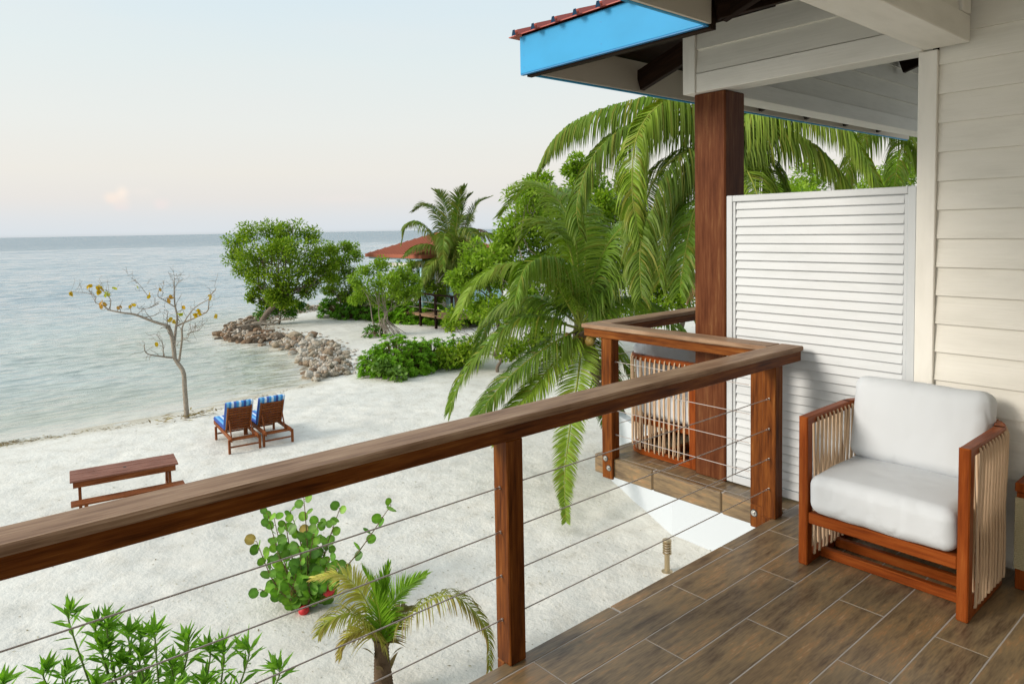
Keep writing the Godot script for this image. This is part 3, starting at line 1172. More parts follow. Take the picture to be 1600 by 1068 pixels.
		b.prism(deck, Vector3.UP * 0.02)
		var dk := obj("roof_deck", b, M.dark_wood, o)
		b = MB.new()
		b.prism(metal, Vector3.UP * 0.006)
		var rm := obj("roof_sheet", b, M.roof_red, o)
		if q[0] == "hip":
			var z := -3.62
			while z < -2.2:  # raised ribs running up the slope, blue foam plugs in their ends
				b = MB.new()
				var top := minf(2.2, (z + 3.72))
				var a := Vector3(e - 0.02, 3.008 - 0.0066, z)
				var d := Vector3(maxf(top, 0.4), sl * maxf(top, 0.4), 0)
				b.prism(PackedVector3Array([a + Vector3(0, 0, -0.024), a + Vector3(0, 0.034, -0.011), a + Vector3(0, 0.034, 0.011), a + Vector3(0, 0, 0.024)]), d)
				var rib := obj("roof_rib", b, M.roof_red, rm)
				b = MB.new()
				a.x += 0.03
				a.y += 0.006
				b.prism(PackedVector3Array([a + Vector3(-0.052, -0.012, -0.02), a + Vector3(-0.052, 0.0245, -0.010), a + Vector3(-0.052, 0.0245, 0.010), a + Vector3(-0.052, -0.012, 0.02)]), Vector3(0.0015, 0.0, 0))
				obj("rib_plug", b, M.plug, rm)
				z += 0.19


# ---------------------------------------------------------------- furniture

func cushion_mesh(b: MB, s: Vector3, r: float, puff: float, sd: int) -> void:  # a rounded, slightly swollen block about the origin
	var nz := FastNoiseLite.new()
	nz.seed = sd
	nz.frequency = 3.0
	nz.fractal_octaves = 3
	var h := s * 0.5
	var g := 44
	for ax in 3:
		var a1 := (ax + 1) % 3
		var a2 := (ax + 2) % 3
		for sg in [-1.0, 1.0]:
			var k := b.v.size()
			for u in g + 1:
				for w in g + 1:
					var q := Vector3.ZERO
					q[ax] = sg * h[ax]
					q[a1] = (2.0 * u / g - 1.0) * h[a1]
					q[a2] = (2.0 * w / g - 1.0) * h[a2]
					var c := Vector3(clampf(q.x, -h.x + r, h.x - r), clampf(q.y, -h.y + r, h.y - r), clampf(q.z, -h.z + r, h.z - r))
					var dd := q - c
					var p := c + dd.normalized() * r if dd.length() > 1e-5 else q
					var un := Vector3(p.x / h.x, p.y / h.y, p.z / h.z)
					var thin := s.min_axis_index()
					var o1 := (thin + 1) % 3
					var o2 := (thin + 2) % 3
					p[thin] += signf(un[thin]) * absf(un[thin]) * puff * (1.0 - pow(absf(un[o1]), 2.6)) * (1.0 - pow(absf(un[o2]), 2.6))
					var wr := nz.get_noise_3d(p.x * 1.6, p.y * 0.8, p.z * 1.6)
					var fold := 1.0 - absf(nz.get_noise_3d(p.x * 0.5 + 7.0, p.y * 0.45, p.z * 1.3)) * 9.0
					var edge := pow(maxf(absf(un[o1]), absf(un[o2])), 3.0)
					p += p.normalized() * (wr * 0.007 - 0.0035 * maxf(0.0, fold) * (0.35 + edge))
					b.vert(p, Vector3.UP, Vector2(q[a1], q[a2]))
			for u in g:
				for w in g:
					var q := k + u * (g + 1) + w
					b.face(q, q + 1, q + g + 2)
					b.face(q, q + g + 2, q + g + 1)
	b.smooth(Vector3.ZERO)


func sweep(b: MB, p: PackedVector3Array, w: float, h: float) -> void:  # a rectangular bar along a level path
	var run := 0.0
	var ring := []
	for k in p.size():
		var t := (p[mini(k + 1, p.size() - 1)] - p[maxi(k - 1, 0)]).normalized()
		var s := t.cross(Vector3.UP).normalized()
		if k > 0:
			run += p[k].distance_to(p[k - 1])
		ring.append([p[k], s, run])
	var bv := 0.004
	var prof := [[-w / 2, -h / 2 + bv, -1, 0], [-w / 2, h / 2 - bv, -1, 0], [-w / 2 + bv, h / 2, 0, 1], [w / 2 - bv, h / 2, 0, 1], [w / 2, h / 2 - bv, 1, 0], [w / 2, -h / 2 + bv, 1, 0], [w / 2 - bv, -h / 2, 0, -1], [-w / 2 + bv, -h / 2, 0, -1]]
	for k in p.size() - 1:
		for q in 8:
			var a: Array = prof[q]
			var e: Array = prof[(q + 1) % 8]
			var c := []
			for m in [[k, a], [k + 1, a], [k + 1, e], [k, e]]:
				var rr: Array = ring[m[0]]
				var pf: Array = m[1]
				var nn: Vector3 = rr[1] * pf[2] + Vector3.UP * pf[3]
				if q % 2 == 1:
					nn = (rr[1] * (a[2] + e[2]) + Vector3.UP * (a[3] + e[3])).normalized()
				c.append(b.vert(rr[0] + rr[1] * pf[0] + Vector3.UP * pf[1], nn, Vector2(rr[2], pf[0] + pf[1])))
			b.face(c[0], c[1], c[2])
			b.face(c[0], c[2], c[3])
	for e in [0, p.size() - 1]:
		var nn: Vector3 = (p[0] - p[1]).normalized() if e == 0 else (p[-1] - p[-2]).normalized()
		var s: Vector3 = ring[e][1]
		b.quad(p[e] - s * w / 2 - Vector3.UP * h / 2, p[e] + s * w / 2 - Vector3.UP * h / 2, p[e] + s * w / 2 + Vector3.UP * h / 2, p[e] - s * w / 2 + Vector3.UP * h / 2, nn)


func armchair(label: String, at: Vector3, turn: float) -> Node3D:  # faces -x; its front legs stand at x = 0
	var o := thing("armchair", label, "armchair", at, turn)
	var W := 0.745
	var hw := W * 0.5 - 0.0225
	var D := 0.66
	var path := PackedVector3Array()
	path.append(Vector3(0.002, 0, -hw))
	path.append(Vector3(D - 0.18, 0, -hw))
	for k in 9:
		var a := PI * 0.5 * k / 8.0
		path.append(Vector3(D - 0.2 + 0.18 * sin(a), 0, -hw + 0.18 - 0.18 * cos(a)))
	for k in 9:
		var a := PI * 0.5 * k / 8.0
		path.append(Vector3(D - 0.2 + 0.18 * cos(a), 0, hw - 0.18 + 0.18 * sin(a)))
	path.append(Vector3(D - 0.18, 0, hw))
	path.append(Vector3(0.002, 0, hw))
	var up := PackedVector3Array()
	var low := PackedVector3Array()
	for k in path.size():
		var p := path[k]
		var lift := 0.0
		up.append(p + Vector3.UP * (0.7275 + lift))
		low.append(Vector3(maxf(p.x, 0.05), 0.024, p.z))
	var b := MB.new()
	b.uo = Vector2(0.3, 0.2)
	sweep(b, up, 0.046, 0.041)
	obj("arm_rail", b, M.chair_wood, o)
	b = MB.new()
	b.uo = Vector2(1.3, 0.6)
	sweep(b, low, 0.040, 0.046)
	obj("base_rail", b, M.chair_wood, o)
	for s in [-1.0, 1.0]:
		b = MB.new()
		b.uo = Vector2(rng.randf() * 3, rng.randf())
		b.span(Vector3(-0.004, 0.0, s * hw - 0.0228), Vector3(0.052, 0.7485, s * hw + 0.0228), 0.005, 1)
		obj("leg", b, M.chair_wood, o)
		b = MB.new()
		b.uo = Vector2(rng.randf() * 3, rng.randf())
		b.span(Vector3(0.053, 0.22, s * (hw - 0.047) - 0.016), Vector3(0.60, 0.265, s * (hw - 0.047) + 0.016), 0.003, 0)
		obj("side_rail", b, M.chair_wood, o)
	b = MB.new()
	b.uo = Vector2(0.7, 0.1)
	b.span(Vector3(0.004, 0.216, -hw + 0.024), Vector3(0.046, 0.272, hw - 0.024), 0.004, 2)
	obj("front_rail", b, M.chair_wood, o)
	for q in [0.14, 0.30]:
		b = MB.new()
		b.uo = Vector2(rng.randf() * 3, rng.randf())
		b.span(Vector3(q, 0.003, -hw + 0.021), Vector3(q + 0.036, 0.05, hw - 0.021), 0.004, 2)
		obj("stretcher", b, M.chair_wood, o)
	for k in 5:
		b = MB.new()
		b.span(Vector3(0.08 + k * 0.108, 0.226, -hw + 0.066), Vector3(0.14 + k * 0.108, 0.246, hw - 0.066), 0.003, 2)
		obj("seat_slat", b, M.chair_wood, o)
	# rope strands, an outer and an inner layer
	var cum := PackedFloat32Array([0.0])
	for k in range(1, path.size()):
		cum.append(cum[k - 1] + path[k].distance_to(path[k - 1]))
	var total := cum[-1]
	var s := 0.085
	while s < total - 0.08:
		for lay in [1.0, -1.0]:
			var pts := PackedVector3Array()
			for q in [[0.728, 0.012, 0.0], [0.730, 0.026, 0.0], [0.715, 0.0305, 0.0], [0.56, 0.029, 0.3], [0.38, 0.024 * lay if lay > 0 else 0.022, 0.5], [0.2, 0.027, 0.75], [0.065, 0.027, 1.0], [0.044, 0.0255, 1.0], [0.036, 0.012, 1.0]]:
				var ss: float = s + lay * (q[2] - 0.5) * 0.014 + q[2] * sin(s * 53.0) * 0.006
				var k := 0
				while k < path.size() - 2 and cum[k + 1] < ss:
					k += 1
				var t := clampf((ss - cum[k]) / (cum[k + 1] - cum[k]), 0.0, 1.0)
				var dir := (path[k + 1] - path[k]).normalized()
				var out := dir.cross(Vector3.UP).normalized()
				if out.dot(path[k] - Vector3(D * 0.35, 0, 0)) < 0.0:
					out = -out
				pts.append(path[k].lerp(path[k + 1], t) + out * q[1] * lay + Vector3.UP * q[0])
			b = MB.new()
			b.tube(pts, PackedFloat32Array([0.0062]), 6, false)
			obj("rope_strand", b, M.rope, o)
		s += 0.043
	b = MB.new()
	cushion_mesh(b, Vector3(0.60, 0.19, 0.645), 0.055, 0.018, 4)
	var c := obj("seat_cushion", b, M.cushion, o)
	c.position = Vector3(0.275, 0.372, 0)
	b = MB.new()
	cushion_mesh(b, Vector3(0.17, 0.43, 0.625), 0.06, 0.028, 9)
	c = obj("back_cushion", b, M.cushion, o)
	c.position = Vector3(0.508, 0.672, 0)
	c.rotation.z = -0.19
	return o


func side_table() -> void:
	var o := thing("side_table", "rope-wrapped side table with a slatted wooden top at the right edge beside the armchair", "side table", Vector3(3.80, 0, -0.905))
	var w := 0.44
	var zz := 0.50
	for q in [[0, 0], [1, 0], [0, 1], [1, 1]]:
		var b := MB.new()
		b.span(Vector3(q[0] * (w - 0.04), 0.0, q[1] * (zz - 0.04)), Vector3(q[0] * (w - 0.04) + 0.04, 0.455, q[1] * (zz - 0.04) + 0.04), 0.004, 1)
		var leg := obj("leg", b, M.chair_wood, o)
		b = MB.new()
		var y := 0.10
		while y < 0.43:
			b.box(Vector3(q[0] * (w - 0.04) + 0.02, y, q[1] * (zz - 0.04) + 0.02), Vector3(0.05, 0.0085, 0.05), 0.003)
			y += 0.0086
		obj("rope_wrap", b, M.sea_rope, leg)
	for q in [[Vector3(0.041, 0.40, 0.006), Vector3(w - 0.041, 0.455, 0.034)], [Vector3(0.041, 0.40, zz - 0.034), Vector3(w - 0.041, 0.455, zz - 0.006)], [Vector3(0.006, 0.40, 0.041), Vector3(0.034, 0.455, zz - 0.041)], [Vector3(w - 0.034, 0.40, 0.041), Vector3(w - 0.006, 0.455, zz - 0.041)]]:
		var b := MB.new()
		b.span(q[0], q[1], 0.003)
		obj("apron", b, M.chair_wood, o)
	var fr := [[Vector3(-0.006, 0.456, -0.006), Vector3(w + 0.006, 0.50, 0.05)], [Vector3(-0.006, 0.456, zz - 0.05), Vector3(w + 0.006, 0.50, zz + 0.006)], [Vector3(-0.006, 0.456, 0.0505), Vector3(0.05, 0.50, zz - 0.0505)], [Vector3(w - 0.05, 0.456, 0.0505), Vector3(w + 0.006, 0.50, zz - 0.0505)]]
	for q in fr:
		var b := MB.new()
		b.span(q[0], q[1], 0.004)
		obj("top_frame", b, M.chair_wood, o)
	for k in 6:
		var b := MB.new()
		b.span(Vector3(0.051, 0.46, 0.06 + k * 0.065), Vector3(w - 0.051, 0.496, 0.06 + k * 0.065 + 0.054), 0.003, 0)
		obj("top_slat", b, M.chair_wood, o)
	for q in [0.001, w - 0.005]:  # woven rope panels
		var b := MB.new()
		for k in 34:
			b.box(Vector3(q + 0.017, 0.11 + k * 0.0086, zz * 0.5), Vector3(0.012, 0.0082, zz - 0.084), 0.003)
		obj("woven_panel", b, M.sea_rope, o)
	var p := MB.new()
	for k in 34:
		p.box(Vector3(w * 0.5, 0.11 + k * 0.0086, 0.02), Vector3(w - 0.084, 0.0082, 0.012), 0.003)
	obj("woven_panel", p, M.sea_rope, o)


func lounger() -> Node3D:  # head legs at z = 0, feet towards -z
	var o := thing("sun_lounger", "left of the two wooden sun loungers, blue striped cushion, by the waterline", "sun lounger", Vector3.ZERO, 0.0, "sun loungers facing the sea")
	var w := 0.54
	for s in [-1.0, 1.0]:
		var x: float = s * w * 0.5
		var b := MB.new()
		b.uo = Vector2(rng.randf() * 3, rng.randf())
		b.beam(Vector3(x, 0.30, 0.02), Vector3(x, 0.33, -1.62), 0.035, 0.085, 0.004)
		obj("side_rail", b, M.beach_wood, o)
		for z in [-0.03, -1.30]:
			b = MB.new()
			b.uo = Vector2(rng.randf() * 3, rng.randf())
			b.span(Vector3(x - 0.022 + s * 0.04, 0.0, z - 0.03), Vector3(x + 0.022 + s * 0.04, 0.30, z + 0.03), 0.004, 1)
			obj("leg", b, M.beach_wood, o)
		b = MB.new()
		b.beam(Vector3(x - s * 0.05, 0.27, -0.22), Vector3(x - s * 0.05, 0.62, -0.39), 0.022, 0.035, 0.003)
		obj("prop", b, M.beach_wood, o)
		b = MB.new()
		b.beam(Vector3(x - s * 0.03, 0.34, -0.60), Vector3(x - s * 0.03, 0.90, -0.34), 0.03, 0.05, 0.003)
		obj("back_stile", b, M.beach_wood, o)
	for q in [[0.14, -0.03], [0.29, -0.03], [0.27, -0.22], [0.14, -1.3]]:
		var b := MB.new()
		b.box(Vector3(0, q[0], q[1]), Vector3(w + 0.02, 0.03, 0.035), 0.003)
		obj("cross_bar", b, M.beach_wood, o)
	var d := Vector3(0, 0.56, 0.26).normalized()
	for k in 9:
		var b := MB.new()
		b.uo = Vector2(rng.randf() * 3, rng.randf())
		b.box(Vector3(0, 0.35, -0.595) + d * (0.03 + k * 0.0665), Vector3(w - 0.07, 0.052, 0.016), 0.003, Basis(Vector3.RIGHT, 0.434), 0)
		obj("back_slat", b, M.beach_wood, o)
	for k in 11:
		var b := MB.new()
		b.uo = Vector2(rng.randf() * 3, rng.randf())
		b.box(Vector3(0, 0.355, -0.68 - k * 0.087), Vector3(w - 0.04, 0.016, 0.06), 0.003)
		obj("seat_slat", b, M.beach_wood, o)
	# striped cushions: u runs across the lounger
	for q in [[Vector3(0, 0.415, -1.13), Vector3(0.58, 0.09, 1.0), 0.0], [Vector3(0, 0.355, -0.60) + d * 0.345 + Vector3(0, 0.025, -0.055), Vector3(0.58, 0.70, 0.09), 0.434]]:
		var b := MB.new()
		var s: Vector3 = q[1]
		b.box(Vector3.ZERO, s, 0.022, Basis(), 0)
		for k in b.uv.size():
			b.uv[k] = Vector2(b.v[k].x / 0.58 * 0.72 + 0.02, 0.5)
		var c := obj("cushion", b, M.stripes, o)
		c.position = q[0]
		c.rotation.x = q[2]
	return o


func picnic_table() -> void:
	var o := thing("picnic_table", "reddish-brown wooden table on the sand, long side to the sea", "table", Vector3(1.816, SAND, -13.44), deg_to_rad(-8.2))
	var l := 1.56
	for k in 5:
		var b := MB.new()
		b.uo = Vector2(rng.randf() * 3, rng.randf())
		b.span(Vector3(0, 0.715, 0.002 + k * 0.124), Vector3(l, 0.745 + rng.randf_range(-0.0015, 0.0015), 0.121 + k * 0.124), 0.004, 0)
		obj("top_plank", b, M.table_top_wood, o)
	var hole := MB.new()
	hole.rod(Vector3(l * 0.5, 0.744, 0.312), Vector3(l * 0.5, 0.748, 0.312), 0.026, 0.026, 12)
	obj("parasol_hole", hole, M.lamp_dark, o)
	for q in [[Vector3(0.04, 0.62, 0.03), Vector3(l - 0.04, 0.714, 0.055)], [Vector3(0.04, 0.62, 0.575), Vector3(l - 0.04, 0.714, 0.60)], [Vector3(0.041, 0.62, 0.0555), Vector3(0.065, 0.713, 0.5745)], [Vector3(l - 0.065, 0.62, 0.0555), Vector3(l - 0.041, 0.713, 0.5745)]]:
		var b := MB.new()
		b.span(q[0], q[1], 0.003)
		obj("apron", b, M.beach_wood, o)
	for x in [0.13, l - 0.13]:
		for s in [0.0, 1.0]:
			var b := MB.new()
			b.uo = Vector2(rng.randf() * 3, rng.randf())
			b.beam(Vector3(x, 0.0, lerpf(0.0, 0.63, s)), Vector3(x, 0.70, lerpf(0.15, 0.48, s)), 0.045, 0.09, 0.004)
			obj("leg", b, M.beach_wood, o)
		var b := MB.new()
		b.span(Vector3(x - 0.023, 0.26, 0.08), Vector3(x + 0.023, 0.33, 0.56), 0.003, 2)
		obj("leg_brace", b, M.beach_wood, o)
	var st := MB.new()
	st.span(Vector3(0.155, 0.27, 0.30), Vector3(l - 0.155, 0.33, 0.34), 0.003, 0)
	obj("stretcher", st, M.beach_wood, o)
	# its bench stands apart
	var n := thing("bench", "light brown plank bench in front of the wooden table, half behind the railing", "bench", Vector3(1.72, SAND, -12.775), deg_to_rad(-7.5))
	for k in 3:
		var b := MB.new()
		b.uo = Vector2(rng.randf() * 3, rng.randf())
		b.span(Vector3(0, 0.42, k * 0.082), Vector3(1.62, 0.45, 0.078 + k * 0.082), 0.004, 0)
		obj("seat_plank", b, M.beach_wood, n)
	for x in [0.18, 1.40]:
		for z in [0.02, 0.19]:
			var b := MB.new()
			b.span(Vector3(x, 0.0, z), Vector3(x + 0.05, 0.419, z + 0.04), 0.003, 1)
			obj("leg", b, M.beach_wood, n)
		var b := MB.new()
		b.span(Vector3(x + 0.005, 0.36, 0.061), Vector3(x + 0.045, 0.418, 0.189), 0.003, 2)
		obj("seat_bearer", b, M.beach_wood, n)


func path_light() -> void:
	var o := thing("path_light", "short brass bollard lamp with louvred head standing in the sand", "lamp", Vector3(7.45, SAND, -5.63))
	var b := MB.new()
	b.lathe(Vector3.ZERO, PackedVector2Array([Vector2(0.075, 0.0), Vector2(0.075, 0.012), Vector2(0.05, 0.022), Vector2(0.036, 0.03), Vector2(0.034, 0.25)]))
	obj("stem", b, M.brass, o)
	b = MB.new()
	b.lathe(Vector3(0, 0.25, 0), PackedVector2Array([Vector2(0.034, 0.0), Vector2(0.06, 0.004), Vector2(0.06, 0.018), Vector2(0.04, 0.022)]))
	b.lathe(Vector3(0, 0.415, 0), PackedVector2Array([Vector2(0.04, 0.0), Vector2(0.06, 0.003), Vector2(0.06, 0.02), Vector2(0.052, 0.028), Vector2(0.0, 0.032)]))
	obj("head", b, M.brass, o)
	b = MB.new()
	b.lathe(Vector3(0, 0.27, 0), PackedVector2Array([Vector2(0.036, 0.0), Vector2(0.036, 0.146)]))
	obj("diffuser", b, M.trim, o)
	for k in 4:
		b = MB.new()
		b.lathe(Vector3(0, 0.29 + k * 0.033, 0), PackedVector2Array([Vector2(0.036, 0.012), Vector2(0.059, 0.0), Vector2(0.06, 0.006), Vector2(0.036, 0.017)]))
		obj("louvre", b, M.brass, o)


func white_wall() -> void:
	var o := thing("garden_wall", "bright white rendered wall on the sand below the neighbouring veranda", "wall")
	var b := MB.new()
	var p := [Vector3(8.4, -3.1, -1.12), Vector3(8.43, -3.1, -6.28), Vector3(9.44, -3.1, -8.36)]
	b.prism(PackedVector3Array([p[0], p[1], p[1] + Vector3(0.22, 0, 0.05), p[0] + Vector3(0.22, 0, 0)]), Vector3.UP * 1.5)
	b.prism(PackedVector3Array([p[1], p[2], p[2] + Vector3(0.2, 0, -0.09), p[1] + Vector3(0.22, 0, 0.05)]), Vector3.UP * 1.5)
	obj("wall_face", b, M.white_render, o)


func far_house() -> void:
	var o := thing("beach_cottage", "distant cottage with a rust-red hip roof and pale blue walls behind the far palm", "house", Vector3(18.7, SAND, -34.0))
	# local: x to the right away from us, z towards us; eaves 3.4 m over the sand
	var b := MB.new()
	var e := 3.40
	var c := [Vector3(0, e, 0), Vector3(6.0, e, 0), Vector3(6.0, e, 5.4), Vector3(0, e, 5.4)]
	var r0 := Vector3(2.9, e + 1.08, 2.6)
	var r1 := Vector3(3.1, e + 1.08, 2.9)
	for q in [[c[0], c[1], r0, r0], [c[1], c[2], r1, r0], [c[2], c[3], r1, r1], [c[3], c[0], r0, r1]]:
		var nn: Vector3 = (q[1] - q[0]).cross(q[2] - q[0]).normalized()
		b.quad(q[0], q[1], q[2], q[3], nn if nn.y > 0 else -nn)
	var roof := obj("roof", b, M.far_roof, o)
	b = MB.new()
	b.prism(PackedVector3Array([c[0], c[1], c[2], c[3]]), Vector3.DOWN * 0.02)
	obj("roof_soffit", b, M.trim, roof)
	for k in 19:
		b = MB.new()
		var z := 0.2 + k * 0.27
		var reach := minf(1.0, minf(z / 2.6, (5.4 - z) / 2.5))
		b.beam(Vector3(0.0, e + 0.015, z), Vector3(2.9 * reach, e + 1.08 * reach + 0.015, z), 0.035, 0.03, 0.0)
		obj("roof_rib", b, M.far_roof, roof)
	slab(o, "fascia", Vector3(-0.03, e - 0.17, 0), Vector3(0.0, e + 0.01, 5.4), M.far_roof, 0.0)
	slab(o, "fascia", Vector3(0.001, e - 0.17, 5.401), Vector3(6.0, e + 0.01, 5.43), M.far_roof, 0.0)
	slab(o, "eave_shadow_strip", Vector3(0.12, e - 0.26, 0.12), Vector3(0.16, e - 0.171, 5.28), M.pale_blue, 0.0)  # blue strip stands in for the thin shadow under the fascia
	slab(o, "beam", Vector3(0.35, e - 0.62, 0.5), Vector3(0.5, e - 0.45, 4.9), M.trim, 0.0)
	for q in [[0.35, 0.5], [0.35, 2.6], [0.35, 4.75]]:
		slab(o, "porch_post", Vector3(q[0], 0.6, q[1]), Vector3(q[0] + 0.14, e - 0.021, q[1] + 0.14), M.pale_blue, 0.0)
	var w := slab(o, "wall", Vector3(2.0, 0.6, 1.9), Vector3(5.5, e - 0.021, 4.9), M.pale_blue, 0.0)
	slab(w, "door", Vector3(1.97, 0.66, 3.7), Vector3(1.999, 2.75, 4.6), M.trim, 0.0)
	slab(w, "window", Vector3(1.975, 1.5, 2.7), Vector3(1.999, 2.6, 3.6), M.dark_glass, 0.0)
	var dk := slab(o, "deck", Vector3(-0.2, 0.5, 2.4), Vector3(2.0, 0.6, 8.2), M.cap_wood, 0.0)
	for k in 14:
		slab(dk, "deck_board", Vector3(-0.25 + k * 0.16, 0.601, 2.38), Vector3(-0.25 + k * 0.16 + 0.145, 0.63, 8.22), M.cap_wood, 0.003)
	for z in [2.9, 4.2, 5.5, 6.8, 8.1]:
		slab(o, "deck_post", Vector3(-0.24, 0.0, z), Vector3(-0.14, 1.55, z + 0.1), M.dark_wood, 0.0)
	slab(o, "deck_rail", Vector3(-0.26, 1.551, 2.8), Vector3(-0.12, 1.62, 8.25), M.dark_wood, 0.0)
	for y in [0.9, 1.2]:
		var rb := MB.new()
		rb.rod(Vector3(-0.19, y, 2.95), Vector3(-0.19, y, 8.15), 0.01, 0.01, 5)
		obj("deck_cable", rb, M.cable, o)


# ---------------------------------------------------------------- palms

func frond(o: Node3D, pts: Array, ll: float, n: int, w: float, sag: float, green: Color, tip: Color, rr := 0.03, vee := 0.25, start := 0.14, spread := 1.0, yellow := 0.15, hub := Vector3.ZERO) -> void:
	var b := MB.new()
	var loc := []
	for p in pts:
		loc.append(p - o.position)
	if hub != Vector3.ZERO:
		loc[0] = (loc[0] as Vector3).lerp(hub, 0.5)
		loc.push_front(hub)
	var m := 40
	var c := curve(loc, m)
	var rad := PackedFloat32Array()
	for k in m:
		rad.append(lerpf(rr, rr * 0.1, pow(float(k) / (m - 1), 0.75)))
	b.col = green.lerp(Color(0.34, 0.34, 0.07), 0.75)
	b.tube(c, rad, 5, false)
	var side0 := (c[m - 1] - c[0])
	side0.y = 0.0
	if side0.length() < 0.05:
		side0 = Vector3(0.3, 0, 0.7)
	side0 = side0.cross(Vector3.UP).normalized()
	var prev := side0
	var whole := green.lerp(Color(0.20, 0.22, 0.03), rng.randf() * yellow)
	for k in n:
		var t := lerpf(start, 0.995, float(k) / (n - 1))
		var f := t * (m - 1)
		var q := mini(int(f), m - 2)
		var p := c[q].lerp(c[q + 1], f - q)
		var tan := (c[mini(q + 2, m - 1)] - c[maxi(q - 1, 0)]).normalized()
		var s := tan.cross(Vector3.UP)
		if s.length() < 0.35:
			s = s + prev * 0.5
		if s.dot(prev) < 0.0:
			s = -s
		s = s.normalized()
		prev = prev.lerp(s, 0.3).normalized()
		var up := s.cross(tan)
		if up.y < 0.0 and absf(up.y) > 0.3:
			up = -up
		var len := ll * (0.42 + 0.58 * sin(PI * clampf(pow(t, 0.75) * 0.93 + 0.12, 0.0, 1.0))) * rng.randf_range(0.88, 1.08)
		if t > 0.8:
			len *= lerpf(1.0, 0.62, (t - 0.8) / 0.2)
		for sg in [-1.0, 1.0]:
			var fwd := lerpf(0.35, 1.5, t * t)
			var d: Vector3 = (s * sg * spread + tan * fwd + up * vee + rv() * 0.055).normalized()
			var jit := rng.randf()
			var c0 := whole.lerp(Color(0.03, 0.065, 0.010), jit * 0.35)
			if rng.randf() < yellow * 0.5:
				c0 = c0.lerp(Color(0.30, 0.24, 0.04), 0.6)
			var c1 := c0.lerp(tip, rng.randf_range(0.25, 0.9))
			b.ribbon(p, d, (tan + up * rng.randf_range(-0.5, 0.5)).normalized(), len, w * rng.randf_range(0.8, 1.1), sag * rng.randf_range(0.7, 1.3), c0, c1)
	obj("frond", b, M.palm, o)


func trunk(o: Node3D, pts: Array, r0: float, r1: float, mat: Material, called := "trunk") -> void:
	var c := curve(pts, 46)
	var rad := PackedFloat32Array()
	for k in c.size():
		rad.append(lerpf(r0, r1, float(k) / (c.size() - 1)) * (1.0 + (0.07 if k % 2 else -0.03)) + (0.06 * exp(-k * 0.5)))
	var b := MB.new()
	b.tube(c, rad, 12, true)
	obj(called, b, mat, o)


func nuts(o: Node3D, at: Vector3, cnt: int, spread: float, r: float) -> void:
	for k in cnt:
		var b := MB.new()
		var s := SphereMesh.new()
		s.radius = r * rng.randf_range(0.7, 1.0)
		s.height = s.radius * 2.3
		s.radial_segments = 8
		s.rings = 5
		s.material = M.nut
		put("coconut", s, o, Transform3D(Basis(rdir(), rng.randf() * 3.0), at + rdir() * spread * rng.randf_range(0.4, 1.0)))
	var b := MB.new()
	b.col = Color(0.33, 0.21, 0.05)
	for k in 40:  # flower sprays
		b.ribbon(at + rv() * spread * 0.25, (rdir() + Vector3.DOWN * 0.3).normalized(), rdir(), rng.randf_range(0.2, 0.45), 0.016, 2.0, Color(0.32, 0.22, 0.05), Color(0.22, 0.12, 0.03), 3)
	obj("flower_spray", b, M.leaf, o)


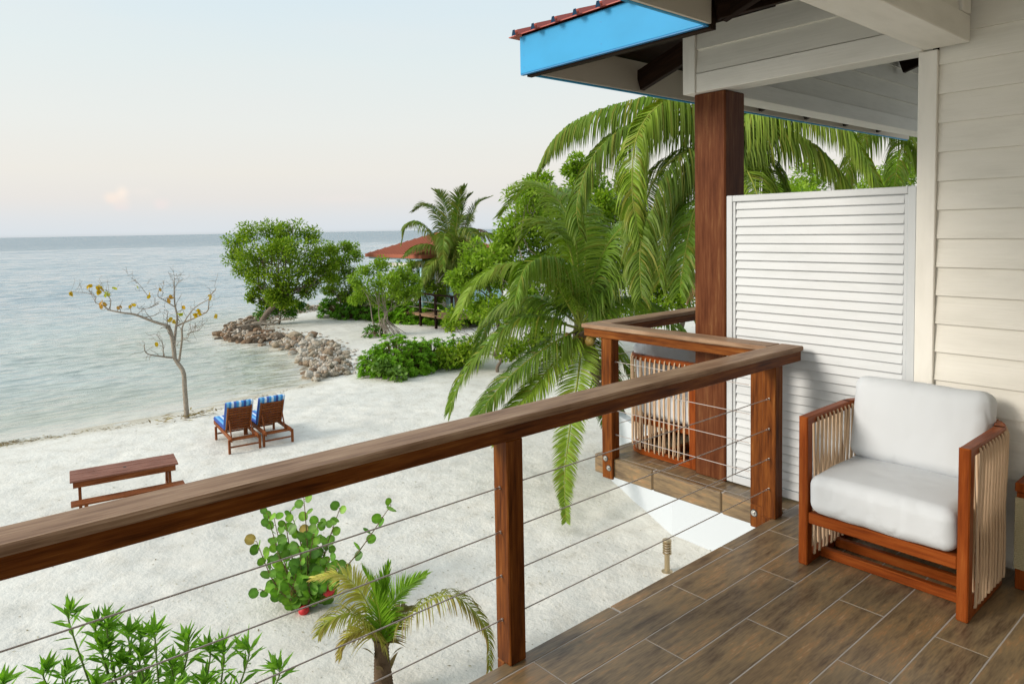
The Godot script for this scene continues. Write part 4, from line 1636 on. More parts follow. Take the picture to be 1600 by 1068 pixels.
func palms() -> void:
	var V := func(x: float, y: float, z: float) -> Vector3: return Vector3(x, y, z)
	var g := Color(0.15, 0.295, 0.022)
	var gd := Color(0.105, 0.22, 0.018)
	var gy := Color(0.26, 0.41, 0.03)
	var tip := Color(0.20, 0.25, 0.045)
	# the low coconut palm beside the neighbouring railing
	var a := thing("coconut_palm", "low coconut palm with arching fronds beside the corner of the neighbouring railing", "palm tree", V.call(10.9, SAND - 0.05, -9.2))
	trunk(a, [Vector3.ZERO, Vector3(-0.35, 0.9, 0.05), Vector3(-0.95, 1.8, 0.12), Vector3(-1.5, 2.75, 0.15)], 0.17, 0.13, M.palm_bark)
	var A := [
		[[V.call(9.34, 0.11, -9.02), V.call(8.99, 0.90, -8.99), V.call(8.49, 1.16, -9.04), V.call(8.02, 1.01, -9.03), V.call(7.66, 0.44, -8.91)], g, 0.85, 5.0],
		[[V.call(9.30, 0.11, -9.06), V.call(8.85, 0.81, -9.30), V.call(8.25, 1.04, -9.63), V.call(7.69, 0.81, -9.90), V.call(7.29, 0.24, -10.00)], gy, 0.85, 2.6],
		[[V.call(9.23, -0.07, -9.11), V.call(8.57, 0.06, -9.58), V.call(8.01, -0.31, -9.93), V.call(7.51, -0.99, -10.22), V.call(7.26, -1.57, -10.29)], g, 0.8, 3.2],
		[[V.call(9.24, -0.18, -9.09), V.call(8.65, -0.49, -9.25), V.call(8.02, -0.89, -9.42), V.call(7.54, -1.27, -9.47), V.call(7.18, -1.54, -9.43)], gd, 0.7, 2.6],
		[[V.call(9.32, -0.25, -9.01), V.call(8.78, -0.66, -9.05), V.call(8.25, -1.10, -9.08), V.call(7.73, -1.47, -9.10), V.call(7.35, -1.87, -9.00)], gy, 0.62, 2.0],
		[[V.call(9.38, -0.37, -8.95), V.call(8.82, -0.94, -8.57), V.call(8.23, -1.66, -8.20), V.call(7.69, -2.24, -7.79), V.call(7.24, -2.68, -7.32)], gy, 0.42, 1.2],
		[[V.call(9.33, 0.17, -9.04), V.call(9.36, 1.17, -9.22), V.call(9.23, 1.65, -9.50), V.call(9.03, 1.78, -9.81), V.call(8.80, 1.36, -10.11)], gy, 0.85, 1.6],
		[[V.call(9.35, 0.17, -9.03), V.call(9.54, 1.40, -9.28), V.call(9.49, 2.26, -9.72), V.call(9.25, 2.51, -10.27), V.call(8.97, 1.99, -10.80)], gy, 0.85, 1.5],
		[[V.call(9.37, 0.17, -9.00), V.call(9.78, 1.15, -9.26), V.call(10.01, 1.89, -9.64), V.call(10.08, 2.42, -10.14), V.call(10.05, 2.18, -10.68)], g, 0.85, 2.4],
		[[V.call(9.43, 0.11, -8.95), V.call(9.81, 0.69, -8.57), V.call(10.21, 0.92, -8.15), V.call(10.53, 0.69, -7.75), V.call(10.70, -0.01, -7.46)], gd, 0.8, 3.0],
		[[V.call(9.43, 0.05, -8.94), V.call(10.09, 0.31, -8.66), V.call(10.70, 0.16, -8.39), V.call(11.21, -0.37, -8.18), V.call(11.53, -1.16, -8.11)], g, 0.8, 3.0],
		[[V.call(9.39, 0.17, -8.99), V.call(9.90, 1.15, -8.96), V.call(10.49, 1.75, -8.82), V.call(11.16, 1.74, -8.58), V.call(11.76, 1.09, -8.34)], g, 0.85, 3.0],
		[[V.call(9.35, 0.11, -9.02), V.call(9.87, 0.66, -9.27), V.call(10.40, 0.87, -9.50), V.call(10.85, 0.58, -9.74), V.call(11.25, -0.15, -10.01)], gd, 0.8, 3.0],
		[[V.call(9.29, 0.05, -9.06), V.call(9.10, 0.32, -9.71), V.call(8.91, 0.29, -10.33), V.call(8.73, -0.12, -10.91), V.call(8.72, -0.81, -11.34)], gd, 0.75, 3.0],
		[[V.call(9.39, -0.13, -8.96), V.call(9.73, -0.38, -8.75), V.call(10.04, -0.88, -8.55), V.call(10.25, -1.50, -8.42), V.call(10.37, -2.13, -8.37)], gd, 0.7, 2.0],
		[[V.call(9.39, -0.19, -8.96), V.call(9.72, -0.70, -8.90), V.call(9.93, -1.29, -8.94), V.call(10.10, -1.83, -9.02), V.call(10.25, -2.38, -9.12)], gd, 0.65, 2.0]]
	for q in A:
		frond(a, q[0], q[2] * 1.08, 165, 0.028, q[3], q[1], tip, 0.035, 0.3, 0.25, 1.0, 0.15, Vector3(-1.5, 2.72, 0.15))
	nuts(a, Vector3(-1.50, 2.62, 0.32), 9, 0.26, 0.085)
	nuts(a, Vector3(-1.72, 2.45, 0.05), 7, 0.22, 0.08)
	var sp := MB.new()
	sp.col = Color(0.16, 0.12, 0.08)
	for k in 7:  # dry spathes and fibre hanging under the crown
		var t := rdir()
		sp.ribbon(Vector3(-1.52, 2.5, 0.15) + t * 0.1, (t * 0.6 + Vector3.DOWN).normalized(), t.cross(Vector3.UP).normalized(), rng.randf_range(0.5, 1.0), 0.10, 1.0, Color(0.22, 0.17, 0.11), Color(0.12, 0.085, 0.05))
	obj("dry_spathe", sp, M.leaf, a)

	# the tall palm whose fronds hang over the neighbouring veranda
	var t := thing("coconut_palm", "tall coconut palm behind the timber column, long fronds hanging past the eaves", "palm tree", V.call(10.0, SAND - 0.05, -6.0))
	trunk(t, [Vector3.ZERO, Vector3(0.06, 1.8, -0.1), Vector3(-0.02, 3.8, -0.1), Vector3(-0.17, 5.8, -0.18)], 0.19, 0.14, M.palm_bark)
	var B := [
		[[V.call(9.83, 3.06, -6.19), V.call(9.22, 3.58, -6.43), V.call(8.63, 3.50, -6.62), V.call(8.16, 3.00, -6.67), V.call(7.88, 2.19, -6.53), V.call(7.75, 1.5, -6.29)], gy, 0.98, 6.0],
		[[V.call(9.83, 3.11, -6.19), V.call(9.30, 3.66, -6.77), V.call(8.69, 3.61, -7.36), V.call(8.19, 3.38, -7.86), V.call(7.91, 3.07, -8.15), V.call(7.75, 2.67, -8.33)], g, 0.85, 8.0],
		[[V.call(9.83, 3.01, -6.19), V.call(9.14, 3.36, -6.65), V.call(8.47, 3.23, -7.05), V.call(7.95, 2.81, -7.30), V.call(7.63, 2.13, -7.37), V.call(7.54, 1.64, -7.26)], gd, 0.92, 7.0],
		[[V.call(9.78, 2.86, -6.22), V.call(9.09, 2.84, -6.38), V.call(8.44, 2.48, -6.49), V.call(7.99, 1.92, -6.41), V.call(7.66, 1.29, -6.22), V.call(7.40, 0.77, -5.99)], gd, 0.9, 5.0],
		[[V.call(9.80, 2.81, -6.19), V.call(9.27, 2.49, -6.16), V.call(8.76, 1.91, -6.10), V.call(8.33, 1.27, -5.96), V.call(7.96, 0.81, -5.78)], g, 0.85, 4.0],
		[[V.call(9.80, 2.86, -6.20), V.call(9.35, 2.67, -6.51), V.call(9.02, 2.12, -6.68), V.call(8.83, 1.43, -6.73), V.call(8.72, 0.85, -6.71)], gd, 0.9, 4.0],
		[[V.call(9.87, 3.06, -6.16), V.call(10.05, 3.47, -5.77), V.call(10.31, 3.52, -5.29), V.call(10.53, 3.20, -4.81), V.call(10.61, 2.60, -4.43), V.call(10.58, 1.94, -4.14)], gy, 1.0, 7.0],
		[[V.call(9.87, 3.01, -6.15), V.call(10.20, 3.14, -5.75), V.call(10.54, 2.92, -5.31), V.call(10.79, 2.46, -4.93), V.call(10.92, 1.87, -4.64)], g, 0.9, 5.0],
		[[V.call(9.84, 2.91, -6.17), V.call(9.54, 2.47, -5.69), V.call(9.20, 1.79, -5.23), V.call(8.77, 1.19, -4.85)], gy, 0.85, 4.0],
		[[V.call(9.87, 3.11, -6.16), V.call(10.58, 3.74, -5.86), V.call(11.41, 3.96, -5.43), V.call(12.16, 3.78, -5.04), V.call(12.83, 3.16, -4.68), V.call(13.26, 2.42, -4.52)], g, 1.0, 7.0],
		[[V.call(9.84, 3.16, -6.19), V.call(10.04, 4.09, -6.55), V.call(10.05, 4.70, -7.05), V.call(9.85, 4.91, -7.69), V.call(9.60, 4.45, -8.34)], g, 0.9, 3.0],
		[[V.call(9.86, 3.16, -6.17), V.call(10.52, 4.20, -6.27), V.call(11.38, 4.83, -6.18), V.call(12.40, 4.94, -5.91), V.call(13.36, 4.46, -5.65)], g, 0.9, 3.0],
		[[V.call(9.84, 3.06, -6.18), V.call(10.52, 3.72, -6.50), V.call(11.20, 4.06, -6.80), V.call(11.87, 3.94, -7.08), V.call(12.51, 3.38, -7.35)], gd, 0.9, 5.0],
		[[V.call(9.84, 3.0, -6.18), V.call(10.3, 3.2, -6.6), V.call(10.7, 2.8, -7.0), V.call(10.9, 1.9, -7.3), V.call(10.9, 1.0, -7.4)], gd, 0.9, 5.0],
		[[V.call(9.86, 2.95, -6.17), V.call(10.4, 2.7, -6.0), V.call(10.8, 2.0, -5.8), V.call(11.0, 1.1, -5.7)], gd, 0.85, 4.0]]
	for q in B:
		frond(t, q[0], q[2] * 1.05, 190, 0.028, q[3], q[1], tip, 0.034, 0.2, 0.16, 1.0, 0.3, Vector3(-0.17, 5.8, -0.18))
	nuts(t, Vector3(-0.35, 5.5, -0.1), 8, 0.26, 0.09)
	frond(t, [V.call(9.75, 2.7, -6.2), V.call(9.35, 2.2, -6.3), V.call(9.1, 1.4, -6.35), V.call(9.0, 0.6, -6.35)], 0.6, 46, 0.03, 2.0, Color(0.24, 0.14, 0.07), Color(0.34, 0.2, 0.12), 0.03, 0.1, 0.1, 0.7, 0.0)

	var u := thing("coconut_palm", "palm furthest right, its fronds seen under the eaves above the screen", "palm tree", V.call(14.9, SAND - 0.05, -4.6))
	trunk(u, [Vector3.ZERO, Vector3(0.1, 2.5, 0), Vector3(0, 5.0, -0.05), Vector3(-0.18, 6.9, -0.12)], 0.19, 0.14, M.palm_bark)
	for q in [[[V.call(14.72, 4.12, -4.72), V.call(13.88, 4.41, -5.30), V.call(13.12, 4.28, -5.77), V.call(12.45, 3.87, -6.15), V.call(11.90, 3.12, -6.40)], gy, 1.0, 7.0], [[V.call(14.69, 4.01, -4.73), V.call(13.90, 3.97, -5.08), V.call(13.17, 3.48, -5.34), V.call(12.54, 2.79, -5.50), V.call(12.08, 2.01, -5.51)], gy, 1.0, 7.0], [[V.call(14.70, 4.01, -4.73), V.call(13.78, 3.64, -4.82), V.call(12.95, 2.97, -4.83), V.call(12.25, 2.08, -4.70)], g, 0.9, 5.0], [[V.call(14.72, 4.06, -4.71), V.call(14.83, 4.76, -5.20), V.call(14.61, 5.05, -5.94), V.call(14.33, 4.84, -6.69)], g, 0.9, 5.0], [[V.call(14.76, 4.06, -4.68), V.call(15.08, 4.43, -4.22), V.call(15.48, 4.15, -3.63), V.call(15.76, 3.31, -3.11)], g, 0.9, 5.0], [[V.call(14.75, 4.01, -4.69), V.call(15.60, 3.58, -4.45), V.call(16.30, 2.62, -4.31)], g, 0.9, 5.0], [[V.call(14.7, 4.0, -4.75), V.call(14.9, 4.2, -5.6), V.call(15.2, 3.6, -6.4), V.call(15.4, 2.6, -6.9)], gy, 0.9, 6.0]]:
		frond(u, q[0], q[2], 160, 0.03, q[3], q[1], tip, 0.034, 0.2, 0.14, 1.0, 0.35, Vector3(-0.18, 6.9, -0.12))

	# the palm by the cottage
	var f := thing("coconut_palm", "far coconut palm in front of the red-roofed cottage", "palm tree", V.call(20.3, SAND - 0.05, -28.0))
	trunk(f, [Vector3.ZERO, Vector3(0.1, 1.0, 0), Vector3(0.0, 2.1, -0.1), Vector3(-0.08, 3.1, -0.2)], 0.17, 0.13, M.palm_bark)
	for q in [[[V.call(20.22, 0.25, -28.20), V.call(19.67, 1.30, -28.75), V.call(19.11, 2.07, -29.28), V.call(18.65, 1.96, -29.67), V.call(18.42, 1.14, -29.81)], g, 3.0], [[V.call(20.17, 0.16, -28.24), V.call(19.38, 0.90, -28.62), V.call(18.64, 0.92, -28.90), V.call(18.05, 0.48, -29.02)], g, 3.0], [[V.call(20.16, 0.09, -28.24), V.call(19.62, 0.35, -28.99), V.call(19.06, 0.04, -29.70), V.call(18.69, -0.85, -30.22)], gd, 3.0], [[V.call(20.18, 0.0, -28.22), V.call(19.48, -0.20, -28.54), V.call(18.87, -0.80, -28.76), V.call(18.48, -1.70, -28.76)], gd, 2.5], [[V.call(20.24, 0.25, -28.18), V.call(20.28, 1.98, -28.50), V.call(20.20, 3.26, -28.88), V.call(20.08, 3.66, -29.24)], gd, 0.6], [[V.call(20.27, 0.25, -28.16), V.call(20.46, 2.29, -27.93), V.call(20.48, 3.22, -27.76), V.call(20.60, 3.76, -27.48)], gd, 0.6], [[V.call(20.29, 0.25, -28.14), V.call(20.96, 1.81, -27.82), V.call(21.43, 2.91, -27.63), V.call(22.00, 3.28, -27.30)], gd, 1.0], [[V.call(20.29, 0.15, -28.14), V.call(20.84, 1.18, -27.43), V.call(21.31, 1.48, -26.75), V.call(21.60, 0.86, -26.14)], g, 3.0], [[V.call(20.28, 0.09, -28.14), V.call(21.03, 0.39, -27.70), V.call(21.57, -0.01, -27.38), V.call(21.83, -1.23, -27.24)], g, 3.0], [[V.call(20.25, 0.0, -28.15), V.call(20.38, -0.53, -27.66), V.call(20.37, -1.29, -27.26), V.call(20.22, -2.03, -26.98)], gd, 2.0], [[V.call(20.24, 0.25, -28.18), V.call(20.12, 1.99, -28.81), V.call(19.81, 2.97, -29.55), V.call(19.40, 2.67, -30.28)], gd, 1.5], [[V.call(20.23, 0.0, -28.17), V.call(20.17, -0.70, -28.44), V.call(20.00, -1.51, -28.79), V.call(19.95, -2.32, -29.03)], gd, 1.5], [[V.call(20.25, 0.25, -28.16), V.call(20.6, 1.9, -28.1), V.call(20.95, 3.0, -28.0), V.call(21.2, 3.4, -27.8)], gd, 0.8], [[V.call(20.2, 0.2, -28.1), V.call(19.6, 1.3, -27.6), V.call(19.1, 1.5, -27.1), V.call(18.7, 0.9, -26.7), V.call(18.5, -0.1, -26.5)], g, 3.0], [[V.call(20.25, 0.2, -28.1), V.call(20.1, 1.4, -27.2), V.call(20.0, 1.7, -26.4), V.call(19.9, 1.0, -25.6), V.call(19.8, 0.0, -25.2)], gd, 3.0], [[V.call(20.3, 0.2, -28.1), V.call(21.2, 0.9, -28.3), V.call(21.9, 0.7, -28.5), V.call(22.4, -0.3, -28.6)], g, 3.0], [[V.call(20.2, 0.1, -28.2), V.call(19.4, 0.3, -28.1), V.call(18.8, 0.0, -28.0), V.call(18.3, -0.8, -27.9)], g, 3.0], [[V.call(20.25, 0.3, -28.1), V.call(20.9, 1.7, -28.6), V.call(21.6, 2.4, -29.0), V.call(22.4, 2.2, -29.4)], gd, 2.0]]:
		frond(f, q[0], 1.05, 110, 0.05, q[2], q[1], Color(0.2, 0.2, 0.06), 0.04, 0.3, 0.2, 1.0, 0.3, Vector3(-0.08, 3.1, -0.2))
	frond(f, [V.call(20.29, 0.25, -28.14), V.call(21.1, 1.5, -27.9), V.call(21.9, 1.6, -27.7), V.call(22.3, 0.7, -27.5)], 0.7, 40, 0.05, 4.0, Color(0.22, 0.13, 0.08), Color(0.34, 0.2, 0.14), 0.04, 0.2, 0.16, 0.9, 0.0)

	# the young palm below the railing
	var y := thing("young_palm", "knee-high young coconut palm with browning leaflets below the railing", "palm tree", V.call(3.33, SAND - 0.03, -5.95))
	trunk(y, [Vector3.ZERO, Vector3(0.0, 0.2, 0), Vector3(-0.01, 0.42, 0.0), Vector3(-0.01, 0.64, 0.01)], 0.105, 0.06, M.fibre)
	var yb := Color(0.27, 0.52, 0.03)
	var yl := Color(0.62, 0.60, 0.09)
	var br := Color(0.30, 0.15, 0.09)
	for q in [[[V.call(3.32, -2.36, -5.94), V.call(3.30, -2.01, -5.94), V.call(3.25, -1.78, -5.96), V.call(3.17, -1.56, -5.99)], yb, Color(0.16, 0.27, 0.03), 0.30, 0.35, 0.45, 0.0],
			[[V.call(3.32, -2.36, -5.94), V.call(3.42, -2.08, -5.98), V.call(3.55, -1.93, -5.97), V.call(3.68, -1.87, -5.96), V.call(3.84, -1.81, -5.93)], yb, Color(0.2, 0.28, 0.03), 0.30, 2.0, 0.7, 0.05],
			[[V.call(3.33, -2.36, -5.93), V.call(3.47, -2.08, -5.77), V.call(3.63, -1.88, -5.58), V.call(3.78, -1.80, -5.39), V.call(3.89, -1.90, -5.22), V.call(3.96, -2.11, -5.08), V.call(3.93, -2.42, -5.02)], Color(0.34, 0.42, 0.045), br, 0.33, 8.0, 0.8, 0.4],
			[[V.call(3.30, -2.36, -5.96), V.call(3.28, -2.05, -6.08), V.call(3.22, -1.85, -6.21), V.call(3.10, -1.71, -6.34), V.call(2.90, -1.74, -6.50)], yl, Color(0.66, 0.50, 0.18), 0.38, 4.0, 0.9, 0.3],
			[[V.call(3.30, -2.36, -5.96), V.call(3.17, -2.09, -5.97), V.call(3.01, -1.94, -6.00), V.call(2.83, -1.95, -6.04), V.call(2.72, -2.02, -6.02)], Color(0.42, 0.50, 0.05), Color(0.52, 0.40, 0.13), 0.36, 6.0, 0.8, 0.3],
			[[V.call(3.33, -2.36, -5.94), V.call(3.49, -2.21, -6.03), V.call(3.68, -2.17, -6.09), V.call(3.85, -2.30, -6.15)], Color(0.2, 0.2, 0.05), br, 0.25, 5.0, 0.7, 0.4],
			[[V.call(3.31, -2.36, -5.95), V.call(3.24, -2.18, -5.96), V.call(3.11, -2.15, -6.01), V.call(2.99, -2.21, -6.04), V.call(2.91, -2.34, -6.03)], yl, br, 0.26, 5.0, 0.7, 0.4],
			[[V.call(3.32, -2.36, -5.94), V.call(3.35, -2.01, -5.97), V.call(3.40, -1.80, -5.99), V.call(3.46, -1.62, -6.00)], yb, Color(0.18, 0.3, 0.03), 0.28, 0.5, 0.35, 0.0]]:
		frond(y, q[0], q[3], 84, 0.015, q[4], q[1], q[2], 0.014, 0.25, 0.26, q[5], q[6], Vector3(-0.01, 0.56, 0.01))
	for k in 11:  # torn leaf sheaths round the stem
		var b := MB.new()
		var an := k * 2.4
		var d := Vector3(cos(an), 0, sin(an))
		b.ribbon(d * 0.06 + Vector3.UP * (0.28 + 0.04 * k), (d * 0.45 + Vector3.UP).normalized(), d.cross(Vector3.UP), rng.randf_range(0.16, 0.3), 0.07, 5.0, Color(0.20, 0.14, 0.08), Color(0.27, 0.19, 0.11))
		obj("leaf_sheath", b, M.leaf, y)


# ---------------------------------------------------------------- trees and shrubs

func leaf_color(cols: Array) -> Color:
	var a: Color = cols[rng.randi_range(0, cols.size() - 1)]
	return a.lerp(cols[rng.randi_range(0, cols.size() - 1)], rng.randf()) * rng.randf_range(0.8, 1.15)


func clump(b: MB, ctr: Vector3, rad: Vector3, n: int, size: float, cols: Array, out := 0.7, round_leaf := false) -> void:
	for k in n:
		var d := rdir()
		var r := pow(rng.randf(), 0.45)
		var p := ctr + d * rad * r
		b.col = leaf_color(cols)
		var dir := (d * out + rv() * 0.5 + Vector3.UP * 0.15).normalized()
		var nn := (Vector3.UP * 1.3 + d * 0.6 + rv() * 0.45).normalized()
		var l := size * rng.randf_range(0.7, 1.25)
		if round_leaf:
			b.disc(p, dir, nn, l, l * 0.95, 0.1)
		else:
			b.leaf(p, dir, nn, l, l * 0.52)


func limb(b: MB, p: PackedVector3Array, r0: float, r1: float, sides := 6) -> void:
	var rad := PackedFloat32Array()
	for k in p.size():
		rad.append(lerpf(r0, r1, float(k) / (p.size() - 1)))
	b.tube(p, rad, sides, true)


func bent(a: Vector3, e: Vector3, wob: float, n := 7) -> PackedVector3Array:
	var q := [a, a.lerp(e, 0.35) + rv() * wob, a.lerp(e, 0.7) + rv() * wob, e]
	return curve(q, n)


func tree(o: Node3D, foot: Vector3, fork: Vector3, clumps: Array, per: int, size: float, cols: Array, tr: float, mat: Material, called := "crown", forks := 3) -> void:
	# trunk from foot to fork, a limb to every clump of leaves; positions are local to o
	var b := MB.new()
	limb(b, bent(foot, fork, tr * 0.6, 10), tr, tr * 0.72, 9)
	obj("trunk", b, mat, o)
	b = MB.new()
	var lf := MB.new()
	for q in clumps:
		var c: Vector3 = q[0]
		var st := foot.lerp(fork, rng.randf_range(0.75, 1.0))
		limb(b, bent(st, c, 0.12 * st.distance_to(c), 8), tr * 0.32, tr * 0.06, 5)
		for k in forks:
			limb(b, bent(st.lerp(c, rng.randf_range(0.5, 0.9)), c + rdir() * q[1] * 0.8, 0.1, 5), tr * 0.14, tr * 0.04, 4)
		var n := int(per * q[2])
		var lumps := 5
		for k in lumps:
			clump(lf, c + rdir() * q[1] * 0.5 * Vector3(1, 0.75, 1), Vector3(1, 0.72, 1) * q[1] * rng.randf_range(0.45, 0.75), n / lumps, size, cols)
	obj("branch", b, mat, o)
	obj(called, lf, M.leaf, o)


func rosette_bush(o: Node3D, domes: Array, per: int, size: float, cols: Array) -> void:  # domes of upright leaf rosettes
	var b := MB.new()
	var s := MB.new()
	for q in domes:
		var c: Vector3 = q[0]
		for k in int(per * q[2]):
			var d := rdir()
			d.y = absf(d.y) * 0.95 + 0.03
			var p: Vector3 = c + d.normalized() * Vector3(q[1], q[3], q[1]) * rng.randf_range(0.8, 1.03) * (1.0 + 0.12 * sin(d.x * 9.0 + c.x * 5.0) * cos(d.z * 8.0))
			limb(s, PackedVector3Array([c + Vector3.UP * 0.05 + d * 0.1, p]), 0.012, 0.006, 4)
			var ax := (d + Vector3.UP * 0.9 + rv() * 0.2).normalized()
			var side := ax.cross(rdir()).normalized()
			var col := leaf_color(cols)
			for m in 8:
				var an := m * 2.399
				var rad := side.rotated(ax, an)
				var tilt := 0.55 + 0.10 * m
				var ld := (ax * (1.15 - tilt * 0.75) + rad * (0.35 + tilt * 0.7)).normalized()
				b.col = col * rng.randf_range(0.85, 1.1)
				b.leaf(p, ld, (ax - rad * 0.3).normalized(), size * rng.randf_range(0.8, 1.15), size * 0.46)
	obj("stems", s, M.stem, o)
	obj("foliage", b, M.leaf, o)


func bare_tree() -> void:
	var o := thing("bare_tree", "nearly bare young tree with a few yellow leaves standing at the waterline", "tree", Vector3(5.13, SAND - 0.03, -18.78))
	var rt := Vector3(0.759, 0, 0.651)  # across the view of one who stands on the veranda
	var dp := Vector3(0.263, 0, -0.965)
	var P := func(x: float, y: float, d: float) -> Vector3: return rt * ((x - 292.4) / 61.6) + Vector3.UP * ((650.0 - y) / 61.6) + dp * d
	var b := MB.new()
	b.col = Color.WHITE
	limb(b, curve([P.call(292.4, 653, 0), P.call(290.8, 607, 0.02), P.call(290, 579, 0), P.call(281.5, 564, 0.03), P.call(275, 553, 0.05)], 14), 0.062, 0.045, 9)
	obj("trunk", b, M.pale_bark, o)
	var limbs := [
		[[P.call(277, 556, 0.05), P.call(276, 537, 0.1), P.call(272.5, 515, 0.1), P.call(267.5, 505, 0.0)], 0.055, 0.042],
		[[P.call(267.5, 505, 0.0), P.call(245, 497, -0.1), P.call(220, 486, -0.2), P.call(200, 482, -0.3), P.call(178, 477, -0.3)], 0.04, 0.016],
		[[P.call(276, 545, 0.08), P.call(281, 512, 0.3), P.call(284, 495, 0.45), P.call(281, 475, 0.5), P.call(281, 450, 0.5), P.call(282, 433, 0.55)], 0.04, 0.008],
		[[P.call(283, 508, 0.3), P.call(300, 500, 0.2), P.call(320, 490, 0.0), P.call(332, 482, -0.1), P.call(335, 462, -0.15), P.call(345, 450, -0.2)], 0.026, 0.007],
		[[P.call(284, 561, 0.02), P.call(290, 525, -0.25), P.call(292, 502, -0.5), P.call(310, 475, -0.7), P.call(334, 460, -0.9)], 0.03, 0.007],
		[[P.call(273, 556, 0.05), P.call(255, 551, -0.2), P.call(235, 544, -0.4), P.call(232, 530, -0.45)], 0.028, 0.008],
		[[P.call(282, 480, 0.5), P.call(265, 468, 0.4), P.call(255, 460, 0.3), P.call(259, 447, 0.3)], 0.016, 0.006],
		[[P.call(256, 472, 0.3), P.call(240, 478, 0.1), P.call(225, 478, -0.1)], 0.012, 0.006],
		[[P.call(180, 477, -0.3), P.call(172, 470, -0.35), P.call(160, 465, -0.35), P.call(162, 455, -0.4), P.call(145, 450, -0.4), P.call(131, 449, -0.4), P.call(122, 447, -0.4)], 0.014, 0.004],
		[[P.call(180, 478, -0.3), P.call(184, 463, -0.3), P.call(176, 452, -0.3), P.call(168, 444, -0.3)], 0.012, 0.004],
		[[P.call(281, 452, 0.5), P.call(288, 440, 0.4), P.call(297, 434, 0.4)], 0.008, 0.003],
		[[P.call(240, 460, 0.2), P.call(228, 442, 0.1), P.call(216, 430, 0.1)], 0.008, 0.003],
		[[P.call(260, 553, -0.1), P.call(260, 532, -0.3), P.call(254, 520, -0.35)], 0.012, 0.004],
		[[P.call(268, 508, 0.0), P.call(268, 494, 0.3), P.call(270, 485, 0.4)], 0.016, 0.006],
		[[P.call(298, 520, 0.1), P.call(308, 518, 0.3), P.call(318, 516, 0.4), P.call(325, 508, 0.5)], 0.012, 0.004],
		[[P.call(291, 522, -0.3), P.call(298, 522, -0.4), P.call(303, 512, -0.5), P.call(309, 511, -0.5)], 0.010, 0.004]]
	var tips := []
	for q in limbs:
		b = MB.new()
		var c := curve(q[0], 14)
		limb(b, c, q[1], q[2], 6)
		for k in range(3, 14, 1):  # crooked twigs
			if rng.randf() < 0.85:
				var d := (Vector3.UP * rng.randf_range(0.3, 1.0) + rv() * 0.45).normalized()
				var e := c[k] + d * rng.randf_range(0.15, 0.42)
				var tw := bent(c[k], e, 0.035, 5)
				limb(b, tw, lerpf(q[1], q[2], k / 13.0) * 0.45, 0.0035, 4)
				tips.append(e)
				if rng.randf() < 0.5:
					var e2 := tw[2] + (d + rv() * 0.7).normalized() * rng.randf_range(0.1, 0.22)
					limb(b, PackedVector3Array([tw[2], e2]), 0.005, 0.003, 4)
		obj("branch", b, M.pale_bark, o)
	for q in [[123.7, 448, -0.4], [151.7, 439, -0.35], [167.5, 442, -0.3], [171, 447, -0.3], [179, 451, -0.3], [190, 446, -0.3], [170, 466, -0.35], [195, 471, -0.25], [217, 471, -0.3], [221, 444, 0.0], [242, 456, 0.2], [258, 447, 0.3], [272, 464, 0.4], [295, 474, -0.2], [291, 489, 0.3], [277, 497, 0.2], [318, 480, -0.3], [337, 461, -0.2], [344, 490, -0.1], [248, 527, -0.3], [165, 447, -0.3], [314, 484, -0.35]]:
		var p: Vector3 = P.call(q[0], q[1], q[2])
		b = MB.new()
		b.col = [Color(0.60, 0.38, 0.02), Color(0.62, 0.42, 0.06), Color(0.45, 0.45, 0.05), Color(0.55, 0.30, 0.06)][rng.randi_range(0, 3)]
		for m in rng.randi_range(1, 4):
			b.disc(p + rv() * 0.02, (Vector3.DOWN * 0.6 + rv() * 0.5).normalized(), (-dp + rv() * 0.6).normalized(), rng.randf_range(0.09, 0.135), 0.085, 0.2)
		obj("yellow_leaf", b, M.leaf, o)
	b = MB.new()
	for k in 60:  # twigs and dead leaves round its foot
		var an := rng.randf() * TAU
		var r := rng.randf() * 0.6
		var d := Vector3(rng.randfn(), 0.08, rng.randfn() * 0.5).normalized()
		var p := Vector3(cos(an) * r * 1.6, 0.05, sin(an) * r)
		b.col = [Color(0.2, 0.14, 0.08), Color(0.3, 0.2, 0.1), Color(0.38, 0.28, 0.1)][k % 3]
		b.leaf(p, d, Vector3.UP, rng.randf_range(0.08, 0.3), rng.randf_range(0.02, 0.06))
	obj("fallen_twigs", b, M.leaf, o).set_meta("kind", "stuff")


